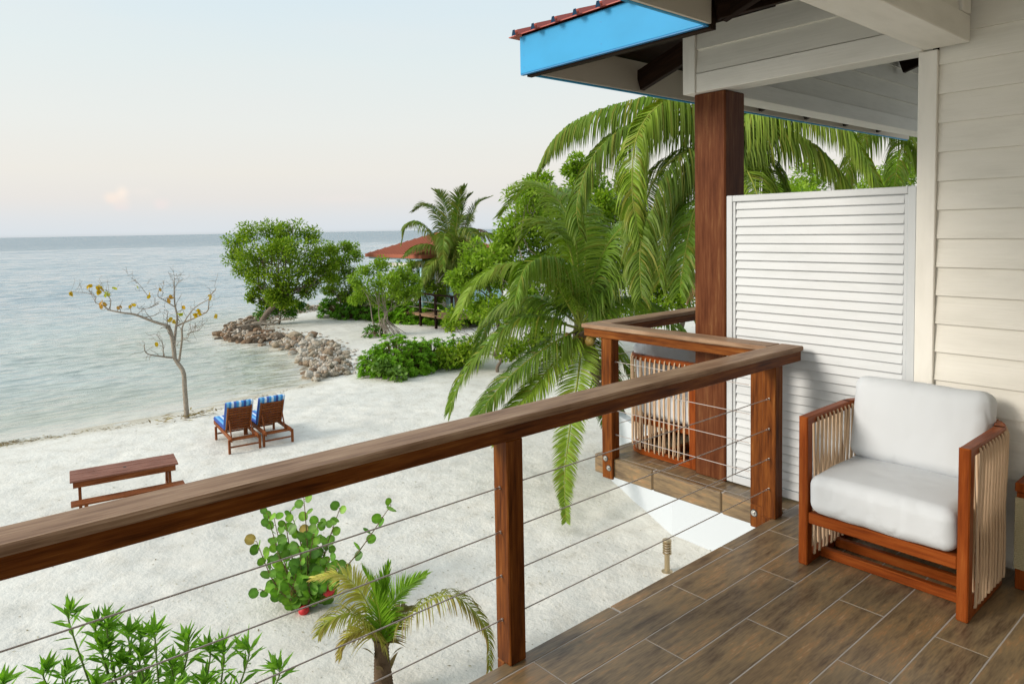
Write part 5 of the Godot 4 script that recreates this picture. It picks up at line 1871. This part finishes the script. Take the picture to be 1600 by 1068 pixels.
func sea_grape() -> void:
	var o := thing("sea_grape_bush", "round-leaved sea grape bush with reddish stems on the sand below the railing", "bush", Vector3(3.5, SAND, -8.27))
	var rt := Vector3(0.759, 0, 0.651)
	var dp := Vector3(0.39, 0, -0.92)
	var sc := 1.0 / 124.8
	var P := func(x: float, y: float, d: float) -> Vector3: return rt * ((380.0 + x / 3.2 - 470.0) * sc) + Vector3.UP * ((770.0 + y / 3.2 - 938.0) * -sc * 1.03) + dp * d
	var stems := [[300, 520, 200, 330, 140, 90, -0.1], [310, 520, 330, 300, 320, 20, 0.05], [320, 500, 300, 300, 250, 130, 0.25], [330, 520, 420, 300, 500, 100, 0.1], [340, 500, 540, 330, 745, 50, -0.15], [290, 520, 170, 420, 85, 190, -0.3], [300, 530, 190, 480, 90, 430, -0.25], [310, 530, 260, 400, 180, 240, -0.35], [330, 530, 380, 420, 430, 260, -0.4], [320, 530, 320, 420, 360, 180, -0.2], [340, 530, 440, 430, 480, 380, 0.0], [300, 540, 210, 500, 130, 380, 0.2], [320, 540, 330, 470, 390, 330, -0.45], [310, 540, 240, 470, 270, 330, -0.45], [340, 540, 420, 470, 470, 330, -0.3], [300, 530, 220, 420, 160, 160, 0.35], [330, 520, 370, 300, 395, 210, 0.4], [310, 530, 270, 440, 215, 330, -0.5], [325, 530, 330, 440, 330, 320, -0.5], [320, 530, 300, 420, 290, 230, -0.25], [335, 530, 400, 440, 420, 360, -0.5], [300, 540, 230, 470, 175, 400, -0.4], [315, 520, 250, 320, 225, 160, 0.05], [325, 520, 350, 330, 360, 250, 0.15], [330, 530, 390, 400, 440, 300, 0.2]]
	var cols := [Color(0.14, 0.31, 0.03), Color(0.20, 0.38, 0.04), Color(0.10, 0.23, 0.035), Color(0.17, 0.33, 0.06)]
	for q in stems:
		var b := MB.new()
		var c := curve([P.call(q[0], q[1] + 20, 0.0), P.call(q[2], q[3], q[6] * 0.7), P.call(q[4], q[5], q[6])], 16)
		limb(b, c, 0.012, 0.004, 5)
		var st := obj("stem", b, M.stem, o)
		var run := 0.0
		var flip := 1.0
		for k in range(1, 16):
			run += c[k].distance_to(c[k - 1])
			var along := (c[mini(k + 1, 15)] - c[k - 1]).normalized()
			if k < 3 or (run < 0.052 and k < 15):
				continue
			run = 0.0
			flip = -flip
			var side := (rt * flip + rv() * 0.45 - dp * 0.3).normalized()
			var d := (side + along * 0.45 + Vector3.UP * 0.1).normalized()
			var nn := (Vector3.UP * 0.6 - dp * 0.75 + rv() * 0.4).normalized()
			b = MB.new()
			b.col = leaf_color(cols)
			if rng.randf() < 0.035:
				b.col = Color(0.42, 0.30, 0.10)
			var l := lerpf(0.15, 0.115, k / 15.0) * rng.randf_range(0.8, 1.15)
			b.disc(c[k] + d * 0.015, d, nn, l, l * rng.randf_range(0.9, 1.08), 0.1)
			b.col = Color(0.28, 0.10, 0.05)
			b.tube(PackedVector3Array([c[k], c[k] + d * 0.03]), PackedFloat32Array([0.004, 0.003]), 4, false)
			obj("leaf", b, M.waxy, st)
	for q in [[300, 520, 0.065, "lower of two small red round things half buried under the sea grape bush"], [425, 432, 0.07, "upper of two small red round things behind the sea grape leaves, right side"]]:
		var r := thing("red_ball", q[3], "ball", o.position + P.call(q[0], q[1], -0.32), 0.0, "red round things under the bush")
		var s := SphereMesh.new()
		s.radius = q[2]
		s.height = q[2] * 1.8
		s.material = M.red
		put("shell", s, r)
		var b := MB.new()
		b.rod(Vector3(0, q[2] * 0.85, 0), Vector3(0.01, q[2] * 1.15, 0), 0.008, 0.004, 6)
		obj("stalk", b, M.stem, r)


func oleander() -> void:
	var o := thing("oleander_bush", "narrow-leaved green oleander bush at the lower left corner under the railing", "bush", Vector3(1.25, SAND, -5.65))
	var cols := [Color(0.20, 0.43, 0.03), Color(0.26, 0.50, 0.05), Color(0.15, 0.33, 0.03)]
	var tips := [Vector3(0.78, -1.13, -6.11), Vector3(0.93, -1.22, -5.98), Vector3(0.99, -1.22, -5.92), Vector3(1.11, -1.29, -5.82), Vector3(1.26, -1.29, -5.69), Vector3(1.44, -1.34, -5.53), Vector3(1.56, -1.42, -5.42), Vector3(1.64, -1.43, -5.35), Vector3(1.78, -1.42, -5.24), Vector3(1.94, -1.56, -5.08), Vector3(0.62, -1.55, -6.21), Vector3(0.74, -1.58, -6.11), Vector3(0.37, -1.65, -6.43), Vector3(1.17, -1.47, -5.75), Vector3(1.05, -1.52, -5.85), Vector3(1.35, -1.53, -5.60), Vector3(0.96, -1.40, -5.93), Vector3(0.88, -1.6, -5.8), Vector3(1.1, -1.62, -5.55), Vector3(1.3, -1.66, -5.45), Vector3(1.5, -1.62, -5.35), Vector3(0.7, -1.7, -6.0), Vector3(1.62, -1.7, -5.2), Vector3(1.2, -1.75, -5.9), Vector3(1.4, -1.72, -5.8), Vector3(0.55, -1.75, -6.2), Vector3(1.02, -1.36, -6.1), Vector3(1.22, -1.42, -5.95), Vector3(1.0, -1.75, -5.6), Vector3(1.25, -1.85, -5.3), Vector3(0.8, -1.85, -5.75)]
	for t in tips:
		var b := MB.new()
		var tp: Vector3 = t - o.position
		var ft := Vector3(tp.x * 0.3, 0, tp.z * 0.3)
		var c := curve([ft, ft.lerp(tp, 0.5) + rv() * 0.06, tp + Vector3.DOWN * 0.12, tp], 22)
		b.col = Color(0.16, 0.22, 0.06)
		limb(b, c, 0.011, 0.004, 5)
		for k in range(7, 22):
			var ax := (c[mini(k + 1, 21)] - c[k - 1]).normalized()
			var sd := ax.cross(Vector3(0.3, 0.1, 0.9)).normalized()
			var up := lerpf(0.35, 1.5, pow(maxf(k - 8, 0) / 13.0, 1.5))
			for m in 3:
				var rad := sd.rotated(ax, m * TAU / 3.0 + k * 1.05)
				var d := (rad + ax * up + rv() * 0.12).normalized()
				b.col = leaf_color(cols)
				b.leaf(c[k], d, (ax - rad * 0.6 + rv() * 0.15).normalized(), rng.randf_range(0.13, 0.19) * (0.75 if k > 19 else 1.0), rng.randf_range(0.029, 0.038), 0.4)
		obj("leafy_shoot", b, M.waxy, o)


func greenery() -> void:
	var mg := [Color(0.185, 0.31, 0.018), Color(0.25, 0.38, 0.022), Color(0.34, 0.45, 0.04), Color(0.135, 0.25, 0.016)]
	var lg := [Color(0.25, 0.40, 0.03), Color(0.20, 0.34, 0.025), Color(0.31, 0.44, 0.05)]
	var dg := [Color(0.10, 0.26, 0.018), Color(0.14, 0.33, 0.022), Color(0.085, 0.21, 0.015)]
	var ng := [Color(0.19, 0.41, 0.022), Color(0.25, 0.48, 0.03), Color(0.15, 0.33, 0.02)]
	# the leaning tree on the rocks: rt / dp as one sees them from the veranda
	var rt := Vector3(0.759, 0, 0.651)
	var dp := Vector3(0.42, 0, -0.907)
	var o := thing("mangrove_tree", "large round-crowned tree leaning over the rocks at the point", "tree", Vector3(13.1, SAND, -34.85))
	var cl := []
	for q in [[375, 375, 0.7, 0.0], [372, 398, 0.75, 0.3], [400, 362, 0.8, -0.4], [430, 358, 0.9, 0.5], [460, 358, 0.9, -0.3], [490, 368, 0.75, 0.4], [495, 390, 0.8, -0.5], [465, 388, 0.95, -0.9], [430, 390, 1.0, -0.8], [400, 395, 0.9, -0.7], [385, 418, 0.6, 0.0], [410, 425, 0.8, -0.5], [440, 422, 0.95, -0.9], [475, 418, 0.9, -0.4], [505, 415, 0.8, 0.3], [400, 448, 0.6, 0.2], [425, 452, 0.75, -0.4], [455, 448, 0.7, -0.3], [490, 440, 0.65, 0.2], [440, 372, 0.9, 0.9], [450, 405, 1.0, 0.9], [415, 405, 0.9, 0.8], [515, 432, 0.55, 0.0], [440, 470, 0.55, 0.0], [415, 470, 0.5, 0.3], [455, 468, 0.55, -0.3], [430, 462, 0.6, -0.6], [480, 455, 0.5, 0.2], [395, 462, 0.4, 0.2], [515, 395, 0.6, 0.3], [525, 412, 0.5, 0.0]]:
		cl.append([rt * ((q[0] - 405.0) / 31.2) + Vector3.UP * ((505.0 - q[1]) / 31.2) + dp * q[3] * 1.3, q[2] * 0.95, q[2]])
	tree(o, Vector3(0, -0.1, 0), rt * 1.35 + Vector3.UP * 1.5, cl, 820, 0.155, mg, 0.15, M.bark)
	o = thing("mangrove_bush", "small dark bush at the foot of the leaning tree", "bush", Vector3(14.0, SAND, -34.6))
	cl = []
	for q in [[-0.7, 0.5, 0.5], [0.0, 0.7, 0.6], [0.6, 0.5, 0.5], [0.2, 1.2, 0.5], [-0.4, 1.0, 0.45], [1.3, 0.9, 0.35]]:
		cl.append([rt * q[0] + Vector3.UP * q[1] + dp * rng.randfn() * 0.2, q[2], q[2]])
	tree(o, Vector3.ZERO, Vector3(0.1, 0.3, 0), cl, 800, 0.15, dg, 0.05, M.bark)
	o = thing("light_tree", "thin pale green tree just right of the large leaning tree", "tree", Vector3(17.0, SAND, -34.0))
	cl = []
	for q in [[525, 388, 0.55, 0.0], [548, 385, 0.6, 0.3], [560, 400, 0.5, -0.2], [535, 408, 0.65, -0.3], [515, 420, 0.5, 0.1], [550, 425, 0.55, 0.2], [530, 440, 0.6, -0.3], [560, 448, 0.5, 0.1], [540, 462, 0.5, 0.0], [520, 455, 0.45, 0.2], [565, 470, 0.4, -0.2]]:
		cl.append([rt * ((q[0] - 533.0) / 29.7) + Vector3.UP * ((498.0 - q[1]) / 29.7) + dp * q[3], q[2], q[2]])
	tree(o, Vector3.ZERO, Vector3(0.1, 1.2, 0.1), cl, 1150, 0.14, lg, 0.06, M.bark)
	o = thing("prop_root_tree", "small open tree on a tangle of pale prop roots in the sand", "tree", Vector3(15.7, SAND, -27.1))
	cl = []
	for q in [[560, 440, 0.5], [575, 425, 0.5], [600, 415, 0.5], [625, 425, 0.55], [645, 440, 0.5], [590, 445, 0.6], [615, 450, 0.6], [570, 460, 0.5], [600, 470, 0.5], [635, 465, 0.45], [650, 455, 0.4], [555, 465, 0.35], [610, 432, 0.5]]:
		cl.append([rt * ((q[0] - 600.0) / 35.4) + Vector3.UP * ((524.0 - q[1]) / 35.4) + dp * rng.randfn() * 0.4, q[2], q[2]])
	tree(o, Vector3(0, 0.5, 0), Vector3(0.1, 1.1, 0.1), cl, 900, 0.14, lg, 0.035, M.pale_bark)
	for k in 4:
		var sb := MB.new()
		var sx := rt * rng.randf_range(-0.6, 0.7)
		limb(sb, bent(sx * 0.5 + Vector3.UP * 0.02, sx * 1.6 + Vector3.UP * rng.randf_range(1.6, 2.3), 0.12, 9), 0.035, 0.015, 6)
		obj("trunk", sb, M.pale_bark, o)
	for k in 30:
		var b := MB.new()
		var an := k * 0.45 + rng.randf() * 0.3
		var r := rng.randf_range(0.3, 1.1)
		limb(b, curve([Vector3(cos(an) * 0.1, rng.randf_range(0.3, 0.8), sin(an) * 0.1), Vector3(cos(an + 0.3) * r * 0.6, 0.32, sin(an) * r * 0.6), Vector3(cos(an) * r, -0.05, sin(an) * r)], 8), 0.022, 0.012, 5)
		obj("prop_root", b, M.pale_bark, o)
	o = thing("light_shrub", "pale green feathery shrub below the cottage roof, left of the far palm", "bush", Vector3(18.9, SAND, -29.9))
	cl = []
	for q in [[-0.7, 2.0, 0.7], [0.2, 2.3, 0.75], [0.9, 2.0, 0.7], [-0.3, 1.4, 0.7], [0.5, 1.4, 0.7], [1.4, 1.5, 0.6], [-1.1, 1.3, 0.6], [0.1, 2.9, 0.45]]:
		cl.append([rt * q[0] + Vector3.UP * q[1] + dp * rng.randfn() * 0.3, q[2], q[2]])
	tree(o, Vector3.ZERO, Vector3(0.1, 0.7, 0), cl, 700, 0.14, lg, 0.06, M.bark, "foliage")
	o = thing("low_shrub", "tuft of dark leaves growing among the pale prop roots", "bush", Vector3(15.2, SAND, -27.2))
	rosette_bush(o, [[Vector3(0, 0, 0), 0.45, 1.0, 0.5]], 40, 0.14, dg)
	o = thing("hedge", "dense dark green hedge left of the prop-root tree", "hedge", Vector3(17.6, SAND, -33.9))
	rosette_bush(o, [[rt * -0.6 + dp * 0.8, 1.0, 1.2, 1.35], [rt * 0.3, 1.1, 1.3, 1.45], [rt * 1.2 - dp * 0.7, 1.05, 1.2, 1.3], [rt * 1.9 - dp * 1.5, 0.9, 1.0, 1.1]], 170, 0.19, dg)
	o = thing("hedge", "low green hedge running along in front of the cottage deck", "hedge", Vector3(19.2, SAND, -29.4))
	rosette_bush(o, [[rt * -1.5 + dp * 0.4, 0.8, 1.0, 0.95], [rt * -0.5, 0.85, 1.1, 1.05], [rt * 0.5 - dp * 0.3, 0.8, 1.1, 1.0], [rt * 1.5 - dp * 0.8, 0.7, 0.9, 0.7], [rt * 2.3 - dp * 1.2, 0.6, 0.7, 0.55]], 160, 0.18, ng)
	o = thing("beach_shrub", "rounded bright green shrub on the sand, leftmost of the pair", "bush", Vector3(11.75, SAND, -19.5))
	rosette_bush(o, [[Vector3(0, 0, 0), 0.9, 1.4, 1.25], [rt * -0.65 - dp * 0.1, 0.65, 0.9, 0.9], [rt * 0.6 + dp * 0.2, 0.7, 1.0, 1.0]], 210, 0.135, ng)
	o = thing("beach_shrub", "bright green shrub right of the rounded one, close to the drooping palm", "bush", Vector3(13.35, SAND, -19.9))
	rosette_bush(o, [[Vector3(0, 0, 0), 0.75, 1.0, 0.9], [rt * 0.8 - dp * 0.1, 0.75, 1.0, 0.95], [rt * -0.5, 0.55, 0.7, 0.7]], 200, 0.135, ng)
	o = thing("sea_grape_bush", "small yellowish-green round-leaved bush in front of the rounded shrub", "bush", Vector3(11.05, SAND, -18.75))
	var b := MB.new()
	for k in 5:
		clump(b, rt * rng.randf_range(-0.45, 0.45) + Vector3.UP * rng.randf_range(0.15, 0.5) + dp * rng.randfn() * 0.15, Vector3(0.3, 0.25, 0.3), 55, 0.12, [Color(0.17, 0.29, 0.05), Color(0.13, 0.24, 0.04)], 0.6, true)
	obj("foliage", b, M.waxy, o)
	o = thing("dark_shrub", "loose dark green shrub behind the low palm's drooping fronds", "bush", Vector3(14.2, SAND, -17.4))
	cl = []
	for k in 12:
		cl.append([rt * rng.randf_range(-1.6, 1.6) + Vector3.UP * rng.randf_range(0.4, 2.1) + dp * rng.randfn() * 0.5, 0.55, 0.6])
	tree(o, Vector3.ZERO, Vector3(0.1, 0.5, 0), cl, 900, 0.13, mg, 0.06, M.bark, "foliage")
	# trees that close the view behind the palms
	for q in [["tall light green tree rising behind the palms against the sky", Vector3(16.3, SAND, -17.8), lg, [[0.0, 5.0, 1.3], [-0.7, 4.4, 1.1], [0.8, 4.5, 1.2], [-0.4, 5.7, 0.9], [0.3, 6.1, 0.7], [-1.2, 3.6, 1.0], [0.2, 3.4, 1.2], [1.4, 3.6, 1.1], [-0.5, 2.6, 1.0], [1.0, 2.4, 1.1]]],
			["bushy light green tree between the far palm and the low palm", Vector3(15.9, SAND, -19.6), lg, [[-0.5, 3.6, 0.9], [0.4, 3.9, 0.9], [-1.0, 2.7, 0.9], [0.0, 2.8, 1.0], [1.0, 3.0, 1.0], [-0.5, 1.8, 0.9], [0.6, 1.7, 0.9]]],
			["shaded green tree straight behind the low palm's crown", Vector3(18.1, SAND, -16.1), mg, [[-0.8, 4.2, 1.3], [0.7, 4.4, 1.3], [0.0, 3.2, 1.4], [-1.2, 2.4, 1.3], [1.2, 2.6, 1.3], [0.0, 1.6, 1.2], [-0.2, 5.3, 1.0]]],
			["shaded green tree behind the neighbouring railing", Vector3(19.9, SAND, -14.5), mg, [[-0.8, 3.6, 1.3], [0.9, 3.8, 1.3], [0.0, 2.6, 1.4], [-1.3, 1.9, 1.2], [1.3, 2.2, 1.3], [0.1, 4.8, 1.2]]],
			["light green tree rising between the hanging fronds left of the timber column", Vector3(18.9, SAND, -18.4), lg, [[-0.9, 5.6, 1.2], [0.5, 6.0, 1.2], [1.5, 5.3, 1.2], [-0.3, 4.6, 1.2], [1.0, 4.3, 1.2], [2.3, 4.8, 1.1], [0.0, 6.9, 0.8], [2.0, 6.2, 1.0]]],
			["light green tree close behind the tall palm, right of the timber column", Vector3(17.3, SAND, -9.6), lg, [[-0.9, 4.6, 1.1], [0.4, 5.0, 1.1], [1.5, 4.4, 1.1], [-0.3, 3.6, 1.1], [1.0, 3.4, 1.1], [2.2, 3.8, 1.0]]],
			["bright tree seen over the screen behind the hanging fronds", Vector3(25.5, SAND, -12.1), lg, [[-1.5, 5.6, 1.3], [0.0, 6.0, 1.4], [1.6, 5.4, 1.4], [-2.4, 4.4, 1.3], [2.6, 4.6, 1.3], [-0.8, 4.4, 1.4], [0.9, 4.2, 1.4]]],
			["bright tree furthest right behind the hanging fronds", Vector3(28.4, SAND, -9.6), lg, [[-1.5, 6.0, 1.4], [0.2, 6.6, 1.5], [1.8, 6.2, 1.4], [-0.8, 4.8, 1.5], [1.0, 4.9, 1.5]]]]:
		o = thing("background_tree", q[0], "tree", q[1])
		cl = []
		for c in q[3]:
			cl.append([rt * c[0] + Vector3.UP * c[1] + dp * rng.randfn() * 0.4, c[2] * 0.85, c[2]])
		tree(o, Vector3.ZERO, Vector3(0.1, 2.0, 0.0), cl, 1150, 0.165, q[2], 0.10, M.bark)


# ---------------------------------------------------------------- rocks and beach litter

func rock_mesh(sd: int, col: Color) -> ArrayMesh:
	rng.seed = 900 + sd
	var nz := FastNoiseLite.new()
	nz.seed = sd
	nz.frequency = 0.9
	nz.fractal_octaves = 3
	var pl := []
	for k in 16:  # planes that shear facets off the boulder
		pl.append([rdir(), rng.randf_range(0.55, 0.92)])
	var b := MB.new()
	var g := 6
	for ax in 3:
		for sg in [-1.0, 1.0]:
			var k := b.v.size()
			for u in g + 1:
				for w in g + 1:
					var q := Vector3.ZERO
					q[ax] = sg
					q[(ax + 1) % 3] = tan((2.0 * u / g - 1.0) * PI / 4.0)
					q[(ax + 2) % 3] = tan((2.0 * w / g - 1.0) * PI / 4.0)
					q = q.normalized()
					var r := 1.0
					for p in pl:
						var c: float = q.dot(p[0])
						if c > 0.01:
							r = minf(r, p[1] / c)
					q *= r * (1.0 + 0.22 * nz.get_noise_3dv(q * 1.3))
					b.col = col * (0.85 + 0.3 * nz.get_noise_3dv(q * 2.0 + Vector3.ONE * 5.0))
					b.vert(q, q.normalized())
			for u in g:
				for w in g:
					var q := k + u * (g + 1) + w
					b.face(q, q + 1, q + g + 2)
					b.face(q, q + g + 2, q + g + 1)
	b.facet()
	return b.mesh(M.rock)


func rocks() -> void:
	var pale := []
	var brown := []
	for k in 6:
		pale.append(rock_mesh(k, [Color(0.48, 0.41, 0.31), Color(0.54, 0.48, 0.39), Color(0.37, 0.28, 0.19), Color(0.46, 0.37, 0.26), Color(0.58, 0.54, 0.46), Color(0.30, 0.21, 0.14)][k]))
		brown.append(rock_mesh(20 + k, [Color(0.22, 0.14, 0.09), Color(0.28, 0.18, 0.11), Color(0.17, 0.12, 0.08), Color(0.30, 0.22, 0.15), Color(0.35, 0.26, 0.18), Color(0.14, 0.11, 0.08)][k]))
	rng.seed = 77
	var bank := [[Vector2(9.35, -20.7), Vector2(10.5, -20.6)], [Vector2(9.7, -21.8), Vector2(11.2, -21.4)], [Vector2(10.3, -23.8), Vector2(12.2, -23.8)], [Vector2(11.1, -26.4), Vector2(13.0, -26.6)], [Vector2(11.1, -28.4), Vector2(13.3, -29.0)], [Vector2(10.6, -30.0), Vector2(12.8, -31.4)], [Vector2(10.1, -31.7), Vector2(12.6, -32.8)], [Vector2(10.5, -33.5), Vector2(12.6, -33.9)], [Vector2(12.0, -36.4), Vector2(13.2, -35.6)], [Vector2(14.6, -39.0), Vector2(15.2, -37.9)], [Vector2(17.0, -39.9), Vector2(17.2, -38.8)], [Vector2(20.0, -41.0), Vector2(20.2, -39.9)]]
	var n := 300
	for k in n:
		var t := pow(float(k) / n, 0.85) * (bank.size() - 1.01)
		var s := int(t)
		var w := pow(rng.randf(), 1.25)
		var p: Vector2 = (bank[s][0] as Vector2).lerp(bank[s + 1][0], t - s).lerp((bank[s][1] as Vector2).lerp(bank[s + 1][1], t - s), w)
		var inner := sin(PI * clampf(w, 0.0, 1.0))
		var br := t > 4.1 and (w < 0.75 or t > 5.0)
		if t > 8.5:
			br = rng.randf() < 0.35
		var r := rng.randf_range(0.10, 0.205) * (1.0 if t < 8.0 else 0.8) * (1.35 if rng.randf() < 0.12 else 1.0)
		var y := -3.0 + 0.14 * w + 0.17 * inner + rng.randf_range(-0.06, 0.10)
		if t < 0.6:
			y -= 0.10
			r *= 0.8
		var o := put("rock", brown[k % 6] if br else pale[rng.randi_range(0, 5)], self, Transform3D(Basis(rdir(), rng.randf() * 6.0).scaled(Vector3(r * rng.randf_range(0.9, 1.45), r * rng.randf_range(0.65, 0.95), r * rng.randf_range(0.9, 1.3))), Vector3(p.x, y, p.y)))
		if br:
			tag(o, "brown weathered boulder in the rocks round the point under the leaning tree", "rock", "brown boulders round the point")
		else:
			tag(o, "pale tan boulder in the rock bank between the cove and the sand", "rock", "pale boulders of the cove bank")
	var b := MB.new()
	for k in 1500:  # rubble that fills the gaps
		var t := pow(float(k) / 1500.0, 0.9) * (bank.size() - 1.01)
		var s := int(t)
		var w := rng.randf_range(0.1, 1.35)
		var a: Vector2 = (bank[s][0] as Vector2).lerp(bank[s + 1][0], t - s)
		var e: Vector2 = (bank[s][1] as Vector2).lerp(bank[s + 1][1], t - s)
		var p: Vector2 = a + (e - a) * w
		var r := rng.randf_range(0.03, 0.12)
		b.col = [Color(0.45, 0.39, 0.32), Color(0.34, 0.26, 0.19), Color(0.55, 0.5, 0.43)][k % 3]
		b.box(Vector3(p.x, -2.93 + 0.2 * sin(PI * clampf(w, 0, 1)) - 0.03 * maxf(0, w - 1), p.y), Vector3(r, r * 0.7, r * 0.9) * 1.4, r * 0.3, Basis(rdir(), rng.randf() * 6.0))
	var rb := obj("rubble", b, M.rock)
	rb.set_meta("kind", "stuff")
	tag(rb, "small broken stones between the boulders of the rock bank", "rubble")
	# grey roots and sticks on the point
	for k in 7:
		b = MB.new()
		var at := Vector3(11.2 + k * 0.33, -2.62 + rng.randf() * 0.08, -32.6 - k * 0.22 + rng.randfn() * 0.3)
		var d := Vector3(rng.randf_range(0.3, 1.0), rng.randf_range(-0.06, 0.12), rng.randf_range(-0.2, 0.8)).normalized()
		limb(b, bent(Vector3.ZERO, d * rng.randf_range(0.8, 1.9), 0.08, 8), 0.05, 0.02, 6)
		var o := obj("driftwood", b, M.pale_bark)
		o.position = at
		tag(o, "grey driftwood stick lying on the brown rocks beneath the leaning tree", "driftwood", "driftwood on the point")
	b = MB.new()
	var line := [Vector3(-8, 0, -19.0), Vector3(0.5, 0, -19.5), Vector3(1.35, 0, -19.55), Vector3(2.31, 0, -19.42), Vector3(4.01, 0, -19.16), Vector3(5.38, 0, -19.2), Vector3(5.86, 0, -19.21), Vector3(7.28, 0, -19.75), Vector3(8.92, 0, -20.3)]
	var c := curve(line, 400)
	for k in 1700:  # seaweed and leaf litter along the high-water line
		var q := rng.randi_range(0, 398)
		var dens := 0.5 + 0.5 * sin(q * 0.11) + 0.5 * sin(q * 0.37 + 1.0)
		if c[q].x > 0.9 and c[q].x < 2.9:
			dens += 0.8
		if rng.randf() * 1.6 > dens:
			continue
		var p := c[q] + Vector3(rng.randfn() * 0.1, 0, rng.randfn() * 0.11 + 0.12 * sin(q * 0.21))
		p.y = ground_y(p.x, p.z, shore_distance(p.x, p.z)) + 0.012
		b.col = [Color(0.24, 0.16, 0.09), Color(0.30, 0.21, 0.12), Color(0.18, 0.13, 0.08), Color(0.40, 0.31, 0.19)][k % 4]
		b.leaf(p, Vector3(rng.randfn(), rng.randf() * 0.06, rng.randfn() * 0.5).normalized(), Vector3.UP, rng.randf_range(0.03, 0.11), rng.randf_range(0.01, 0.025))
	for k in 420:  # scattered bits on the open sand
		var p := Vector3(rng.randf_range(-3, 11), 0, rng.randf_range(-18.6, -5.0))
		p.y = ground_y(p.x, p.z, shore_distance(p.x, p.z)) + 0.008
		b.col = [Color(0.2, 0.15, 0.10), Color(0.3, 0.26, 0.2), Color(0.42, 0.37, 0.3)][k % 3]
		b.leaf(p, Vector3(rng.randfn(), 0.05, rng.randfn()).normalized(), Vector3.UP, rng.randf_range(0.015, 0.07), rng.randf_range(0.006, 0.02))
	for k in 1800:  # specks nearest the house
		var p := Vector3(rng.randf_range(1.5, 9), 0, rng.randf_range(-10.0, -3.0))
		p.y = ground_y(p.x, p.z, 9.0) + 0.006
		b.col = [Color(0.22, 0.17, 0.12), Color(0.36, 0.31, 0.25), Color(0.45, 0.41, 0.34)][k % 3]
		b.leaf(p, Vector3(rng.randfn(), 0.05, rng.randfn()).normalized(), Vector3.UP, rng.randf_range(0.008, 0.03), rng.randf_range(0.005, 0.014))
	var wr := obj("seaweed_litter", b, M.leaf)
	wr.set_meta("kind", "stuff")
	tag(wr, "brown seaweed and leaf litter strewn along the high-water line", "seaweed")


func _ready() -> void:
	rng.seed = 20240
	light_and_lens()
	materials()
	ground()
	sea()
	veranda_floor()
	house()
	railings()
	screen()
	white_wall()
	far_house()
	rng.seed = 41
	palms()
	rng.seed = 42
	greenery()
	rng.seed = 43
	bare_tree()
	rng.seed = 44
	sea_grape()
	oleander()
	rocks()
	rng.seed = 45
	armchair("white-cushioned armchair with rope sides facing us on the near veranda", Vector3(3.312, 0.0005, -1.322), 0.0)
	var far_chair := armchair("rope-backed armchair on the neighbouring veranda, half hidden by the timber column", Vector3(4.44, 0.0005, -2.83), PI * 0.5)
	for k in far_chair.get_children():
		if (k.name as String).begins_with("back_cushion"):
			k.position.y -= 0.05
	side_table()
	var l := lounger()
	l.position = Vector3(5.17, SAND, -14.80)
	l.rotation.y = deg_to_rad(-6.0)
	copy(l, "sun_lounger", "right of the two wooden sun loungers, blue striped cushion, by the waterline", Vector3(5.87, SAND, -14.74), deg_to_rad(-4.0))
	picnic_table()
	path_light()
